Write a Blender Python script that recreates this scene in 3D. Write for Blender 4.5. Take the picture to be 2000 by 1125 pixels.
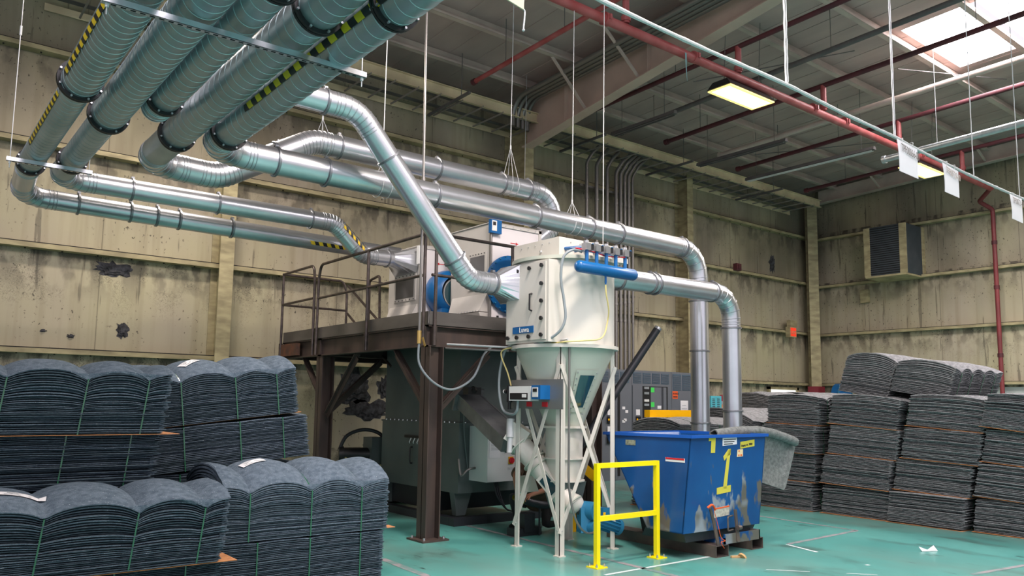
import bpy, bmesh, math, random
from mathutils import Vector, Matrix
from mathutils import noise as mnoise
R = math.radians
scene = bpy.context.scene
for o in list(bpy.data.objects):
    bpy.data.objects.remove(o)

# ------------------------------------------------------------------ camera
F_PX, PITCH, YAW, ROLL, CY = 1544.7, 0.11027, 0.66682, 0.013764, 614.9
fw = Vector((math.sin(YAW)*math.cos(PITCH), math.cos(YAW)*math.cos(PITCH), math.sin(PITCH)))
r0 = fw.cross(Vector((0, 0, 1))).normalized()
u0 = r0.cross(fw)
rr = r0*math.cos(ROLL)+u0*math.sin(ROLL)
uu = -r0*math.sin(ROLL)+u0*math.cos(ROLL)
cam = bpy.data.cameras.new('camera')
cam.sensor_width = 36
cam.lens = F_PX/2000*36
cam.shift_y = (CY-562.5)/2000
cam.clip_end = 200
camo = bpy.data.objects.new('camera', cam)
scene.collection.objects.link(camo)
camo.matrix_world = Matrix(((rr.x, uu.x, -fw.x, 0), (rr.y, uu.y, -fw.y, 0), (rr.z, uu.z, -fw.z, 1.7), (0, 0, 0, 1)))
scene.camera = camo
# ------------------------------------------------------------------ world, exposure, lights
scene.view_settings.view_transform = 'Standard'
scene.view_settings.look = 'None'
scene.view_settings.exposure = 0.16
scene.view_settings.gamma = 1
w = bpy.data.worlds.new('world')
scene.world = w
w.use_nodes = True
w.node_tree.nodes['Background'].inputs[0].default_value = (0.96, 0.90, 1.0, 1)
w.node_tree.nodes['Background'].inputs[1].default_value = 0.95
scene.cycles.max_bounces = 8
scene.cycles.diffuse_bounces = 4
scene.cycles.glossy_bounces = 4
scene.cycles.sample_clamp_indirect = 6


def area(name, loc, sx, sy, power, col, rot=(0, 0, 0), spread=180):
    l = bpy.data.lights.new(name, 'AREA')
    l.shape = 'RECTANGLE'
    l.size, l.size_y, l.energy, l.color = sx, sy, power, col
    l.spread = R(spread)
    o = bpy.data.objects.new(name, l)
    scene.collection.objects.link(o)
    o.location = loc
    o.rotation_euler = rot
    return o


# added fill lights under the closed roof
FILL_COL = (1.0, 0.905, 0.95)
WARM = (1.0, 0.87, 0.76)
area('roof_fill_light', (3.0, 1.0, 9.0), 2.6, 5, 760, FILL_COL)
area('roof_fill_light', (-4.0, 3.0, 9.0), 2.6, 6, 700, FILL_COL)
area('roof_fill_light', (10.0, -2.5, 9.1), 2.6, 6, 760, FILL_COL)
area('roof_fill_light', (2.0, -7.0, 9.2), 3, 6, 720, FILL_COL)
area('warm_fill_light', (5.0, 4.5, 7.2), 1.2, .5, 330, WARM)
area('warm_fill_light', (3.2, 11.2, 7.2), 1.2, .5, 190, WARM)
area('warm_fill_light', (19.5, 3.0, 7.2), 1.2, .5, 330, WARM)

# ------------------------------------------------------------------ materials


def mat(name, col, rough=.6, metal=0., noise=0., nscale=8., col2=None, bump=0., bscale=60., stretch=(1, 1, 1), spec=.5, emit=None, estr=0., lo=.35, hi=.65, detail=5.):
    m = bpy.data.materials.new(name)
    m.use_nodes = True
    nt = m.node_tree
    b = nt.nodes['Principled BSDF']
    b.inputs['Roughness'].default_value = rough
    b.inputs['Metallic'].default_value = metal
    b.inputs['Specular IOR Level'].default_value = spec
    c = (*col, 1)
    b.inputs['Base Color'].default_value = c
    if emit:
        b.inputs['Emission Color'].default_value = (*emit, 1)
        b.inputs['Emission Strength'].default_value = estr
    if col2 or bump:
        geo = nt.nodes.new('ShaderNodeTexCoord')
        mp = nt.nodes.new('ShaderNodeMapping')
        mp.inputs['Scale'].default_value = stretch
        nt.links.new(geo.outputs['Object'], mp.inputs['Vector'])
    if col2:
        n = nt.nodes.new('ShaderNodeTexNoise')
        n.inputs['Scale'].default_value = nscale
        n.inputs['Detail'].default_value = detail
        nt.links.new(mp.outputs[0], n.inputs['Vector'])
        rp = nt.nodes.new('ShaderNodeValToRGB')
        rp.color_ramp.elements[0].position = lo
        rp.color_ramp.elements[1].position = hi
        rp.color_ramp.elements[0].color = c
        rp.color_ramp.elements[1].color = (*col2, 1)
        nt.links.new(n.outputs['Fac'], rp.inputs[0])
        nt.links.new(rp.outputs[0], b.inputs['Base Color'])
    if bump:
        n2 = nt.nodes.new('ShaderNodeTexNoise')
        n2.inputs['Scale'].default_value = bscale
        n2.inputs['Detail'].default_value = 4
        nt.links.new(mp.outputs[0], n2.inputs['Vector'])
        bp = nt.nodes.new('ShaderNodeBump')
        bp.inputs['Strength'].default_value = bump
        bp.inputs['Distance'].default_value = .01
        nt.links.new(n2.outputs['Fac'], bp.inputs['Height'])
        nt.links.new(bp.outputs[0], b.inputs['Normal'])
    return m


def srgb(r, g, b):
    f = lambda v: ((v/255+.055)/1.055)**2.4 if v/255 > .04045 else v/255/12.92
    return (f(r), f(g), f(b))


M = {}
M['galv'] = mat('galvanised_duct', (.60, .62, .66), .28, .88, col2=(.70, .72, .77), nscale=3, lo=.3, hi=.7)
M['galv_floor_tint'] = mat('dull_floor_tinted_duct', (.36, .43, .46), .40, .85, col2=(.46, .52, .55), nscale=2.5)  # rougher metal; bluish base paints in the floor's reflection
M['galv_flat'] = mat('vertical_duct_steel', (.44, .47, .48), .40, .82, col2=(.55, .58, .60), nscale=14, stretch=(1, 1, .2))
M['seam'] = mat('duct_seam_band', (.26, .27, .29), .4, .8)
M['seam_mid'] = mat('duct_elbow_seam', (.42, .44, .47), .35, .85)
M['flange'] = mat('dark_flange', (.03, .028, .03), .5, .5)
M['bolt'] = mat('bolt_steel', (.55, .56, .58), .35, .9)
M['wire'] = mat('steel_wire', (.62, .63, .64), .4, .3)
M['steel'] = mat('brown_painted_steel', (.060, .045, .042), .55, .3, col2=(.095, .066, .055), nscale=5, stretch=(1, 1, .3))
M['rust'] = mat('rusty_steel', (.16, .06, .03), .8, .2, col2=(.07, .04, .03), nscale=6)
M['pipe_rail'] = mat('rail_pipe', (.065, .055, .052), .38, .6, col2=(.13, .10, .09), nscale=9)
M['toe'] = mat('toe_board', (.11, .10, .095), .45, .5, col2=(.17, .155, .145), nscale=4, stretch=(.4, .4, 1))
M['cream'] = mat('cream_enamel', (.61, .585, .53), .38, 0)
M['cream_floor_tint'] = mat('floor_tinted_enamel', (.47, .50, .43), .36, 0)  # green in this cream paints in the teal floor's reflection
M['unit'] = mat('pale_unit_paint', (.58, .56, .53), .4, 0, col2=(.52, .50, .47), nscale=2)
M['unit_white'] = mat('white_panel_paint', (.76, .72, .73), .4)
M['dark_cab'] = mat('dark_green_cabinet', (.085, .108, .108), .42, .1, col2=(.12, .148, .142), nscale=1.5)
M['chute'] = mat('dusty_chute_steel', (.20, .20, .21), .42, .5, col2=(.30, .30, .31), nscale=4)
M['blue'] = mat('bright_blue_paint', srgb(14, 92, 152), .32)
M['motor_blue'] = mat('motor_blue_paint', srgb(40, 112, 150), .38)
M['dump_blue'] = None
M['yellow'] = mat('safety_yellow', srgb(250, 228, 0), .35)
M['yellow_far'] = mat('barrier_yellow', srgb(250, 186, 0), .4)
M['black'] = mat('black_plastic', (.012, .012, .014), .4)
M['rubber'] = mat('black_rubber', (.02, .022, .028), .45)
M['dark'] = mat('dark_void', (.01, .01, .011), .9)
M['white'] = mat('white_plastic', (.72, .73, .72), .45)
M['paper'] = mat('white_paper', (.78, .78, .80), .7)
M['ink'] = mat('print_ink', (.03, .03, .035), .7)
M['red'] = mat('sign_red', srgb(205, 30, 45), .5)
M['orange'] = mat('orange_label', srgb(225, 90, 35), .6)
M['green'] = mat('green_tag', srgb(70, 215, 90), .6)
M['swg'] = mat('switchgear_grey', srgb(104, 109, 117), .5, .1)
M['louver'] = mat('louver_blue', srgb(62, 92, 112), .5)
M['glass'] = mat('dark_window_glass', (.02, .06, .075), .08, 0, spec=.8)
M['red_pipe'] = mat('sprinkler_red', srgb(150, 62, 62), .5, 0, col2=srgb(170, 92, 92), nscale=3)
M['red_dark2'] = mat('drop_pipe_red', srgb(126, 50, 54), .55, 0, col2=srgb(108, 44, 48), nscale=2)
M['red_dark'] = mat('dusty_dark_red', srgb(92, 38, 44), .7, 0, col2=srgb(70, 34, 40), nscale=2)
M['conduit'] = mat('conduit_steel', (.24, .23, .22), .4, .7)
M['grime_steel'] = mat('grimy_beam', (.14, .125, .12), .8, 0, col2=(.10, .09, .09), nscale=3)
M['roof_steel'] = mat('roof_steel_paint', (.58, .46, .40), .75, 0, col2=(.44, .35, .31), nscale=2)
M['beam'] = mat('tan_frame_paint', (.58, .42, .34), .7, 0, col2=(.46, .34, .28), nscale=1.2)
M['girt'] = mat('girt_cream_paint', srgb(176, 165, 128), .65, 0, col2=srgb(140, 130, 100), nscale=3, stretch=(1, 1, 3))
M['tray'] = mat('tray_cream_paint', srgb(226, 208, 172), .6, 0, col2=srgb(196, 178, 146), nscale=2)
M['rung'] = mat('rung_steel', (.30, .26, .23), .7)
M['card'] = mat('cardboard', srgb(200, 140, 92), .85, 0, col2=srgb(180, 122, 80), nscale=20)
M['strap'] = mat('green_strap', (.015, .11, .05), .22, 0, spec=.8)
M['teal_crate'] = mat('teal_plastic', srgb(80, 175, 190), .5)
M['skin'] = mat('skin', srgb(196, 132, 104), .55)
M['shirt'] = mat('brown_shirt', srgb(96, 78, 62), .9, 0, col2=srgb(78, 62, 50), nscale=15)
M['trouser'] = mat('dark_trousers', srgb(42, 42, 44), .9)
M['hair'] = mat('dark_hair', (.03, .02, .015), .8)
M['rope'] = mat('lint_covered_rope', (.55, .57, .56), .95, 0, bump=.6, bscale=90)
M['hose'] = mat('grey_hose', srgb(140, 148, 152), .4)
M['yellow_tube'] = mat('yellowed_tube', srgb(214, 196, 130), .4)
M['maroon'] = mat('maroon_paint', srgb(120, 30, 45), .6)
M['skid'] = mat('skid_tube_steel', (.10, .085, .08), .5, .5, col2=(.17, .13, .11), nscale=5)
M['tape_yellow'] = mat('yellow_tape', srgb(205, 196, 70), .6)
M['stripe_y'] = mat('hazard_yellow', srgb(238, 200, 40), .5)
M['lamp'] = mat('lamp_lens', (.9, .9, .85), .5, emit=(1.0, .95, .72), estr=5.)
M['lamp_edge'] = mat('lamp_lens_edge', (.9, .8, .4), .5, emit=(1.0, .78, .22), estr=1.2)
M['sky'] = mat('skylight_panel', (.9, .9, .9), .5, emit=(1.0, .94, .97), estr=26.)
M['exit_red'] = mat('exit_face', srgb(230, 60, 40), .5, emit=srgb(255, 60, 30), estr=.5)
M['brass'] = mat('brass_fitting', (.6, .42, .15), .35, .9)


def felt(name, a, b, fleck):
    m = mat(name, a, .95, 0, col2=b, nscale=22, bump=.9, bscale=160, spec=.15)
    nt = m.node_tree
    bs = nt.nodes['Principled BSDF']
    lk = bs.inputs['Base Color'].links[0]
    src = lk.from_socket
    tc = nt.nodes.new('ShaderNodeTexCoord')
    n = nt.nodes.new('ShaderNodeTexNoise')
    n.inputs['Scale'].default_value = 85
    n.inputs['Detail'].default_value = 2
    nt.links.new(tc.outputs['Object'], n.inputs['Vector'])
    rp = nt.nodes.new('ShaderNodeValToRGB')
    rp.color_ramp.elements[0].position = .66
    rp.color_ramp.elements[1].position = .72
    nt.links.new(n.outputs['Fac'], rp.inputs[0])
    mx = nt.nodes.new('ShaderNodeMix')
    mx.data_type = 'RGBA'
    nt.links.new(rp.outputs[0], mx.inputs[0])
    nt.links.new(src, mx.inputs[6])
    mx.inputs[7].default_value = (*fleck, 1)
    nt.links.new(mx.outputs[2], bs.inputs['Base Color'])
    return m


M['felt_blue'] = felt('blue_grey_felt', (.09, .125, .165), (.155, .20, .25), (.33, .38, .42))
M['felt_grey'] = felt('grey_felt', (.20, .205, .215), (.33, .335, .345), (.5, .5, .51))
M['edge_shade_blue'] = mat('blue_felt_edge_shade', (.042, .064, .083), .95, 0, col2=(.085, .115, .14), nscale=40, stretch=(1, 1, 3), spec=.1)  # darkened felt colour, paints the shade between the pads
M['edge_shade_grey'] = mat('grey_felt_edge_shade', (.10, .108, .115), .95, 0, col2=(.24, .248, .255), nscale=40, stretch=(1, 1, 3), spec=.1)  # grey felt darkened for the shade between pads
M['felt_pale'] = felt('pale_grey_felt', (.15, .165, .16), (.24, .26, .25), (.45, .45, .45))


def wall_mat(name):
    m = bpy.data.materials.new(name)
    m.use_nodes = True
    nt = m.node_tree
    N, L = nt.nodes, nt.links
    b = N['Principled BSDF']
    b.inputs['Roughness'].default_value = .75
    geo = N.new('ShaderNodeNewGeometry')

    def noise(scale, stretch, detail=5, off=(0, 0, 0)):
        mp = N.new('ShaderNodeMapping')
        mp.inputs['Scale'].default_value = stretch
        mp.inputs['Location'].default_value = off
        L.new(geo.outputs['Position'], mp.inputs['Vector'])
        n = N.new('ShaderNodeTexNoise')
        n.inputs['Scale'].default_value = scale
        n.inputs['Detail'].default_value = detail
        L.new(mp.outputs[0], n.inputs['Vector'])
        return n.outputs['Fac']

    def ramp(s, p0, p1, c0=(0, 0, 0), c1=(1, 1, 1)):
        r = N.new('ShaderNodeValToRGB')
        r.color_ramp.elements[0].position = p0
        r.color_ramp.elements[1].position = p1
        r.color_ramp.elements[0].color = (*c0, 1)
        r.color_ramp.elements[1].color = (*c1, 1)
        L.new(s, r.inputs[0])
        return r.outputs[0]

    def mix(f, a, c):
        x = N.new('ShaderNodeMix')
        x.data_type = 'RGBA'
        L.new(f, x.inputs[0])
        if isinstance(a, tuple):
            x.inputs[6].default_value = (*a, 1)
        else:
            L.new(a, x.inputs[6])
        x.inputs[7].default_value = (*c, 1)
        return x.outputs[2]

    def math_(op, a, v):
        x = N.new('ShaderNodeMath')
        x.operation = op
        for i, s in enumerate((a, v)):
            if isinstance(s, (int, float)):
                x.inputs[i].default_value = s
            else:
                L.new(s, x.inputs[i])
        return x.outputs[0]

    base = ramp(noise(.8, (1, 1, .6)), .3, .7, srgb(176, 169, 138), srgb(170, 160, 142))
    # long faint vertical streaks
    st = ramp(noise(2.2, (3, 3, .12), 6), .50, .78)
    c = mix(math_('MULTIPLY', st, .40), base, srgb(124, 112, 84))
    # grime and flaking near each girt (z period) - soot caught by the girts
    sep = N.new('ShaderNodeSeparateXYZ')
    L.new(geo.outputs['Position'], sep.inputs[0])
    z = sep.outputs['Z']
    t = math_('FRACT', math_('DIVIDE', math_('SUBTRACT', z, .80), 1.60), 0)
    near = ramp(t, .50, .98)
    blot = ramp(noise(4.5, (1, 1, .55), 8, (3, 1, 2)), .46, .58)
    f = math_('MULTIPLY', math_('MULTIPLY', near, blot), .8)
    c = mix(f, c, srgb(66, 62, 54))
    # thin black dribbles
    dr = ramp(noise(7, (1, 1, .06), 7, (9, 4, 0)), .635, .66)
    c = mix(math_('MULTIPLY', dr, .5), c, srgb(48, 43, 38))
    fl = ramp(noise(20, (1, 1, .7), 6), .63, .66)
    pat = ramp(noise(.9, (1, 1, 1), 3, (5, 5, 5)), .47, .56)
    c = mix(math_('MULTIPLY', math_('MULTIPLY', fl, pat), .8), c, srgb(52, 48, 42))
    vo = N.new('ShaderNodeTexVoronoi')
    vo.feature = 'DISTANCE_TO_EDGE'
    vo.inputs['Scale'].default_value = 9
    ad = N.new('ShaderNodeVectorMath'); ad.operation = 'ADD'
    nz = N.new('ShaderNodeTexNoise'); nz.inputs['Scale'].default_value = 6; nz.inputs['Detail'].default_value = 4
    L.new(geo.outputs['Position'], nz.inputs['Vector'])
    L.new(geo.outputs['Position'], ad.inputs[0]); L.new(nz.outputs['Color'], ad.inputs[1])
    L.new(ad.outputs[0], vo.inputs['Vector'])
    cr = math_('LESS_THAN', vo.outputs['Distance'], .035)
    cm = ramp(noise(3.3, (1, 1, .8), 5, (2, 8, 1)), .48, .60)
    low = math_('LESS_THAN', z, 4.0)
    sel = math_('ADD', math_('MULTIPLY', low, .65), .25)
    nr = ramp(t, .22, .9)
    c = mix(math_('MULTIPLY', math_('MULTIPLY', math_('MULTIPLY', cr, cm), sel), nr), c, srgb(44, 42, 38))
    # panel seams
    sx = math_('ADD', sep.outputs['X'], sep.outputs['Y'])
    fr = math_('FRACT', math_('DIVIDE', sx, 2.07), 0)
    seam = math_('LESS_THAN', fr, .008)
    c = mix(math_('MULTIPLY', seam, .45), c, srgb(50, 44, 36))
    # patchy dark brown, stronger higher up the wall
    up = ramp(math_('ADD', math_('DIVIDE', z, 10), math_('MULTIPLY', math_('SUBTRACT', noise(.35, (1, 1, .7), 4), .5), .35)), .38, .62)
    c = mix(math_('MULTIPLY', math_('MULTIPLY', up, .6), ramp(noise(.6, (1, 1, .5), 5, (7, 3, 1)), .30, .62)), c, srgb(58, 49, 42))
    L.new(c, b.inputs['Base Color'])
    return m


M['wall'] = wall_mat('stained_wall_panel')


def floor_mat():
    m = mat('teal_epoxy_floor', srgb(78, 150, 144), .28, 0, col2=srgb(98, 168, 160), nscale=.9, bump=.04, bscale=5, lo=.3, hi=.7)
    nt = m.node_tree
    N, L = nt.nodes, nt.links
    b = N['Principled BSDF']
    src = b.inputs['Base Color'].links[0].from_socket
    geo = N.new('ShaderNodeNewGeometry')

    def layer(src, scale, st, p0, p1, col, k, off=(0, 0, 0)):
        mp = N.new('ShaderNodeMapping')
        mp.inputs['Scale'].default_value = st
        mp.inputs['Location'].default_value = off
        L.new(geo.outputs['Position'], mp.inputs['Vector'])
        n = N.new('ShaderNodeTexNoise')
        n.inputs['Scale'].default_value = scale
        n.inputs['Detail'].default_value = 7
        L.new(mp.outputs[0], n.inputs['Vector'])
        r = N.new('ShaderNodeValToRGB')
        r.color_ramp.elements[0].position = p0
        r.color_ramp.elements[1].position = p1
        r.color_ramp.elements[1].color = (k, k, k, 1)
        L.new(n.outputs['Fac'], r.inputs[0])
        x = N.new('ShaderNodeMix')
        x.data_type = 'RGBA'
        L.new(r.outputs[0], x.inputs[0])
        L.new(src, x.inputs[6])
        x.inputs[7].default_value = (*col, 1)
        return x.outputs[2]
    c = layer(src, .7, (1, .4, 1), .46, .68, srgb(112, 128, 120), .75)
    c = layer(c, 2.0, (1, .5, 1), .56, .70, srgb(74, 92, 86), .7, (4, 2, 0))
    c = layer(c, 5.0, (1, .35, 1), .66, .70, srgb(40, 50, 48), .7, (1, 7, 0))
    L.new(c, b.inputs['Base Color'])
    return m


M['floor'] = floor_mat()
M['roof'] = mat('roof_insulation_panel', (.50, .375, .345), .85, 0, col2=(.38, .285, .265), nscale=.8, stretch=(1.5, .5, 1))
M['worn_tape'] = mat('worn_floor_tape', srgb(140, 136, 140), .7, 0, col2=srgb(100, 128, 126), nscale=7, lo=.45, hi=.6)


def dump_mat():
    m = mat('scuffed_blue_paint', srgb(14, 78, 138), .34, 0, col2=srgb(10, 66, 124), nscale=1.5)
    nt = m.node_tree
    N, L = nt.nodes, nt.links
    b = N['Principled BSDF']
    src = b.inputs['Base Color'].links[0].from_socket
    geo = N.new('ShaderNodeNewGeometry')
    sep = N.new('ShaderNodeSeparateXYZ')
    L.new(geo.outputs['Position'], sep.inputs[0])
    mp = N.new('ShaderNodeMapping')
    mp.inputs['Scale'].default_value = (1, 1, .45)
    L.new(geo.outputs['Position'], mp.inputs['Vector'])
    n = N.new('ShaderNodeTexNoise')
    n.inputs['Scale'].default_value = 5
    n.inputs['Detail'].default_value = 8
    L.new(mp.outputs[0], n.inputs['Vector'])
    # scrapes concentrated on the lower part of the box
    a = N.new('ShaderNodeMath'); a.operation = 'MULTIPLY_ADD'
    L.new(sep.outputs['Z'], a.inputs[0]); a.inputs[1].default_value = -.24; a.inputs[2].default_value = .195
    s = N.new('ShaderNodeMath'); s.operation = 'ADD'
    L.new(n.outputs['Fac'], s.inputs[0]); L.new(a.outputs[0], s.inputs[1])
    rp = N.new('ShaderNodeValToRGB')
    rp.color_ramp.elements[0].position = .60
    rp.color_ramp.elements[1].position = .64
    L.new(s.outputs[0], rp.inputs[0])
    n2 = N.new('ShaderNodeTexNoise'); n2.inputs['Scale'].default_value = 2.5
    L.new(geo.outputs['Position'], n2.inputs['Vector'])
    r2 = N.new('ShaderNodeValToRGB')
    r2.color_ramp.elements[0].position = .45
    r2.color_ramp.elements[1].position = .55
    r2.color_ramp.elements[0].color = (*srgb(140, 150, 158), 1)
    r2.color_ramp.elements[1].color = (*srgb(96, 92, 84), 1)
    L.new(n2.outputs['Fac'], r2.inputs[0])
    x = N.new('ShaderNodeMix'); x.data_type = 'RGBA'
    L.new(rp.outputs[0], x.inputs[0]); L.new(src, x.inputs[6]); L.new(r2.outputs[0], x.inputs[7])
    L.new(x.outputs[2], b.inputs['Base Color'])
    return m


M['dump_blue'] = dump_mat()

# ------------------------------------------------------------------ mesh helpers
V = Vector


class MB:
    def __init__(s):
        s.v, s.f, s.m = [], [], []
        s.mats = []

    def face(s, idx, mi=0):
        s.f.append(tuple(idx)); s.m.append(mi)

    def box(s, lo, hi, mi=0):
        x0, y0, z0 = lo; x1, y1, z1 = hi
        return s.hexa([(x0, y0, z0), (x1, y0, z0), (x1, y1, z0), (x0, y1, z0), (x0, y0, z1), (x1, y0, z1), (x1, y1, z1), (x0, y1, z1)], mi)

    def hexa(s, p, mi=0):
        n = len(s.v)
        s.v += [V(q) for q in p]
        for q in ((0, 3, 2, 1), (4, 5, 6, 7), (0, 1, 5, 4), (1, 2, 6, 5), (2, 3, 7, 6), (3, 0, 4, 7)):
            s.face([n+i for i in q], mi)
        return s

    def bar(s, a, b, w, h, up=(0, 0, 1), mi=0):
        """rectangular bar from a to b, w across, h along up"""
        a, b = V(a), V(b)
        d = (b-a).normalized()
        u = V(up)
        side = d.cross(u)
        if side.length < 1e-4:
            side = d.cross(V((0, 1, 0)))
        side.normalize()
        u = side.cross(d).normalized()
        p = []
        for e in (a, b):
            for sx, sz in ((-1, -1), (1, -1), (1, 1), (-1, 1)):
                p.append(e+side*(sx*w/2)+u*(sz*h/2))
        return s.hexa(p, mi)

    def ibeam(s, a, b, w, h, t=.02, up=(0, 0, 1), mi=0):
        a, b = V(a), V(b)
        d = (b-a).normalized()
        side = d.cross(V(up)); side.normalize()
        u = side.cross(d).normalized()
        s.bar(a+u*(h/2-t/2), b+u*(h/2-t/2), w, t, up, mi)
        s.bar(a-u*(h/2-t/2), b-u*(h/2-t/2), w, t, up, mi)
        s.bar(a, b, t*.7, h-2*t, up, mi)
        return s

    def ring(s, c, ax, r, n=24, ref=None, off=0.):
        ax = V(ax).normalized()
        ref = V(ref) if ref else (V((0, 0, 1)) if abs(ax.z) < .9 else V((1, 0, 0)))
        e1 = ax.cross(ref).normalized(); e2 = ax.cross(e1)
        i0 = len(s.v)
        for k in range(n):
            t = 2*math.pi*k/n
            s.v.append(V(c)+e1*(r*math.cos(t))+e2*(r*math.sin(t))+ax*(off*math.sin(t)))
        return i0

    def skinr(s, i, j, n, mi=0):
        for k in range(n):
            s.face((i+k, i+(k+1) % n, j+(k+1) % n, j+k), mi)

    def cyl(s, a, b, r, n=20, r2=None, caps=True, mi=0):
        a, b = V(a), V(b)
        ax = b-a
        i = s.ring(a, ax, r, n); j = s.ring(b, ax, r if r2 is None else r2, n)
        s.skinr(i, j, n, mi)
        if caps:
            s.face([i+k for k in range(n)][::-1], mi); s.face([j+k for k in range(n)], mi)
        return s

    def lathe(s, base, ax, prof, n=32, mi=0):
        """prof: (distance along axis, radius)"""
        base = V(base); ax = V(ax).normalized()
        prev = None
        for d, r in prof:
            i = s.ring(base+ax*d, ax, max(r, 1e-4), n)
            if prev is not None:
                s.skinr(prev, i, n, mi)
            prev = i
        return s

    def tube(s, pts, rad, n=10, caps=True, mi=0, ribs=None):
        """tube along points; rad number or list"""
        pts = [V(p) for p in pts]
        rs = rad if isinstance(rad, (list, tuple)) else [rad]*len(pts)
        tang = []
        for i in range(len(pts)):
            if i == 0: t = pts[1]-pts[0]
            elif i == len(pts)-1: t = pts[-1]-pts[-2]
            else: t = (pts[i]-pts[i-1]).normalized()+(pts[i+1]-pts[i]).normalized()
            tang.append(t.normalized())
        t0 = tang[0]
        ref = V((0, 0, 1)) if abs(t0.z) < .9 else V((1, 0, 0))
        e1 = t0.cross(ref).normalized()
        prev = None
        for i, p in enumerate(pts):
            t = tang[i]
            if i:
                q = tang[i-1].rotation_difference(t)
                e1 = q @ e1
            e1 = (e1-t*e1.dot(t)).normalized()
            e2 = t.cross(e1)
            k0 = len(s.v)
            # mitre stretch
            st = 1.
            for k in range(n):
                a = 2*math.pi*k/n
                s.v.append(p+e1*(rs[i]*math.cos(a))+e2*(rs[i]*math.sin(a)))
            if prev is not None:
                s.skinr(prev, k0, n, mi)
            elif caps:
                s.face([k0+k for k in range(n)][::-1], mi)
            prev = k0
        if caps:
            s.face([prev+k for k in range(n)], mi)
        return s

    def sphere(s, c, r, n=16, sc=(1, 1, 1), mi=0):
        c = V(c)
        rings = []
        m = n//2
        for i in range(m+1):
            ph = math.pi*i/m
            k0 = len(s.v)
            rad = max(math.sin(ph), 1e-3)
            for k in range(n):
                a = 2*math.pi*k/n
                s.v.append(c+V((r*sc[0]*rad*math.cos(a), r*sc[1]*rad*math.sin(a), r*sc[2]*math.cos(ph))))
            rings.append(k0)
        for i in range(m):
            s.skinr(rings[i+1], rings[i], n, mi)
        return s

    def prism(s, poly, vec, mi=0):
        """extrude planar polygon by vec"""
        n = len(s.v); k = len(poly)
        s.v += [V(p) for p in poly]+[V(p)+V(vec) for p in poly]
        s.face([n+i for i in range(k)][::-1], mi); s.face([n+k+i for i in range(k)], mi)
        for i in range(k):
            s.face((n+i, n+(i+1) % k, n+k+(i+1) % k, n+k+i), mi)
        return s

    def add(s, o, mi=None):
        n = len(s.v)
        s.v += o.v
        for f, m_ in zip(o.f, o.m):
            s.face([n+i for i in f], m_ if mi is None else mi)
        return s


def smooth_path(pts, n=8, closed=False):
    """Catmull-Rom"""
    P = [V(p) for p in pts]
    out = []
    for i in range(len(P)-1):
        p0 = P[max(i-1, 0)]; p1 = P[i]; p2 = P[i+1]; p3 = P[min(i+2, len(P)-1)]
        for k in range(n):
            t = k/n
            out.append(.5*((2*p1)+(p2-p0)*t+(2*p0-5*p1+4*p2-p3)*t*t+(3*p1-p0-3*p2+p3)*t**3))
    out.append(P[-1])
    return out


def bend_path(pts, rads, seg=6):
    """polyline with rounded corners; returns list of points and list of elbow index ranges"""
    P = [V(p) for p in pts]
    out = [P[0]]; elbows = []
    for i in range(1, len(P)-1):
        r = rads[i-1] if isinstance(rads, (list, tuple)) else rads
        a = (P[i-1]-P[i]).normalized(); b = (P[i+1]-P[i]).normalized()
        ang = a.angle(b)
        d = r/math.tan(ang/2)
        p1 = P[i]+a*d; p2 = P[i]+b*d
        bis = (a+b).normalized()
        c = P[i]+bis*(r/math.sin(ang/2))
        st = len(out)
        v1 = (p1-c); v2 = (p2-c)
        tot = v1.angle(v2)
        axis = v1.cross(v2).normalized()
        for k in range(seg+1):
            out.append(c+Matrix.Rotation(tot*k/seg, 3, axis) @ v1)
        elbows.append((st, len(out)-1))
    out.append(P[-1])
    return out, elbows


COL = scene.collection


def mesh_obj(name, mb, mats, parent=None, origin=(0, 0, 0), smooth=False, angle=35):
    me = bpy.data.meshes.new(name)
    o3 = V(origin)
    me.from_pydata([tuple(v-o3) for v in mb.v], [], mb.f)
    if not isinstance(mats, (list, tuple)):
        mats = [mats]
    for m_ in mats:
        me.materials.append(m_)
    me.polygons.foreach_set('material_index', mb.m)
    if smooth:
        me.polygons.foreach_set('use_smooth', [True]*len(me.polygons))
        me.set_sharp_from_angle(angle=R(angle))
    me.validate()
    me.update()
    o = bpy.data.objects.new(name, me)
    COL.objects.link(o)
    if parent is not None:
        o.parent = parent
    return o


class Thing:
    def __init__(s, name, label, cat, loc, group=None):
        s.o = bpy.data.objects.new(name, None)
        s.o.empty_display_size = .1
        COL.objects.link(s.o)
        s.o.location = loc
        s.loc = V(loc)
        s.o['label'] = label; s.o['category'] = cat
        if group: s.o['group'] = group

    def part(s, name, mb, m, smooth=False, label=None, kind=None):
        o = mesh_obj(name, mb, m, s.o, s.loc, smooth)
        if label: o['label'] = label
        if kind: o['kind'] = kind
        return o

    def sub(s, par, name, mb, m, smooth=False, label=None):
        o = mesh_obj(name, mb, m, par, s.loc, smooth)
        if label: o['label'] = label
        return o


def solo(name, label, cat, mb, m, loc, smooth=False, group=None):
    o = mesh_obj(name, mb, m, None, loc, smooth)
    o.location = loc
    o['label'] = label; o['category'] = cat
    if group: o['group'] = group
    return o


def struct(name, mb, m, smooth=False, parent=None):
    o = mesh_obj(name, mb, m, parent, (0, 0, 0), smooth)
    if parent is None:
        o['kind'] = 'structure'
    return o


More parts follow.
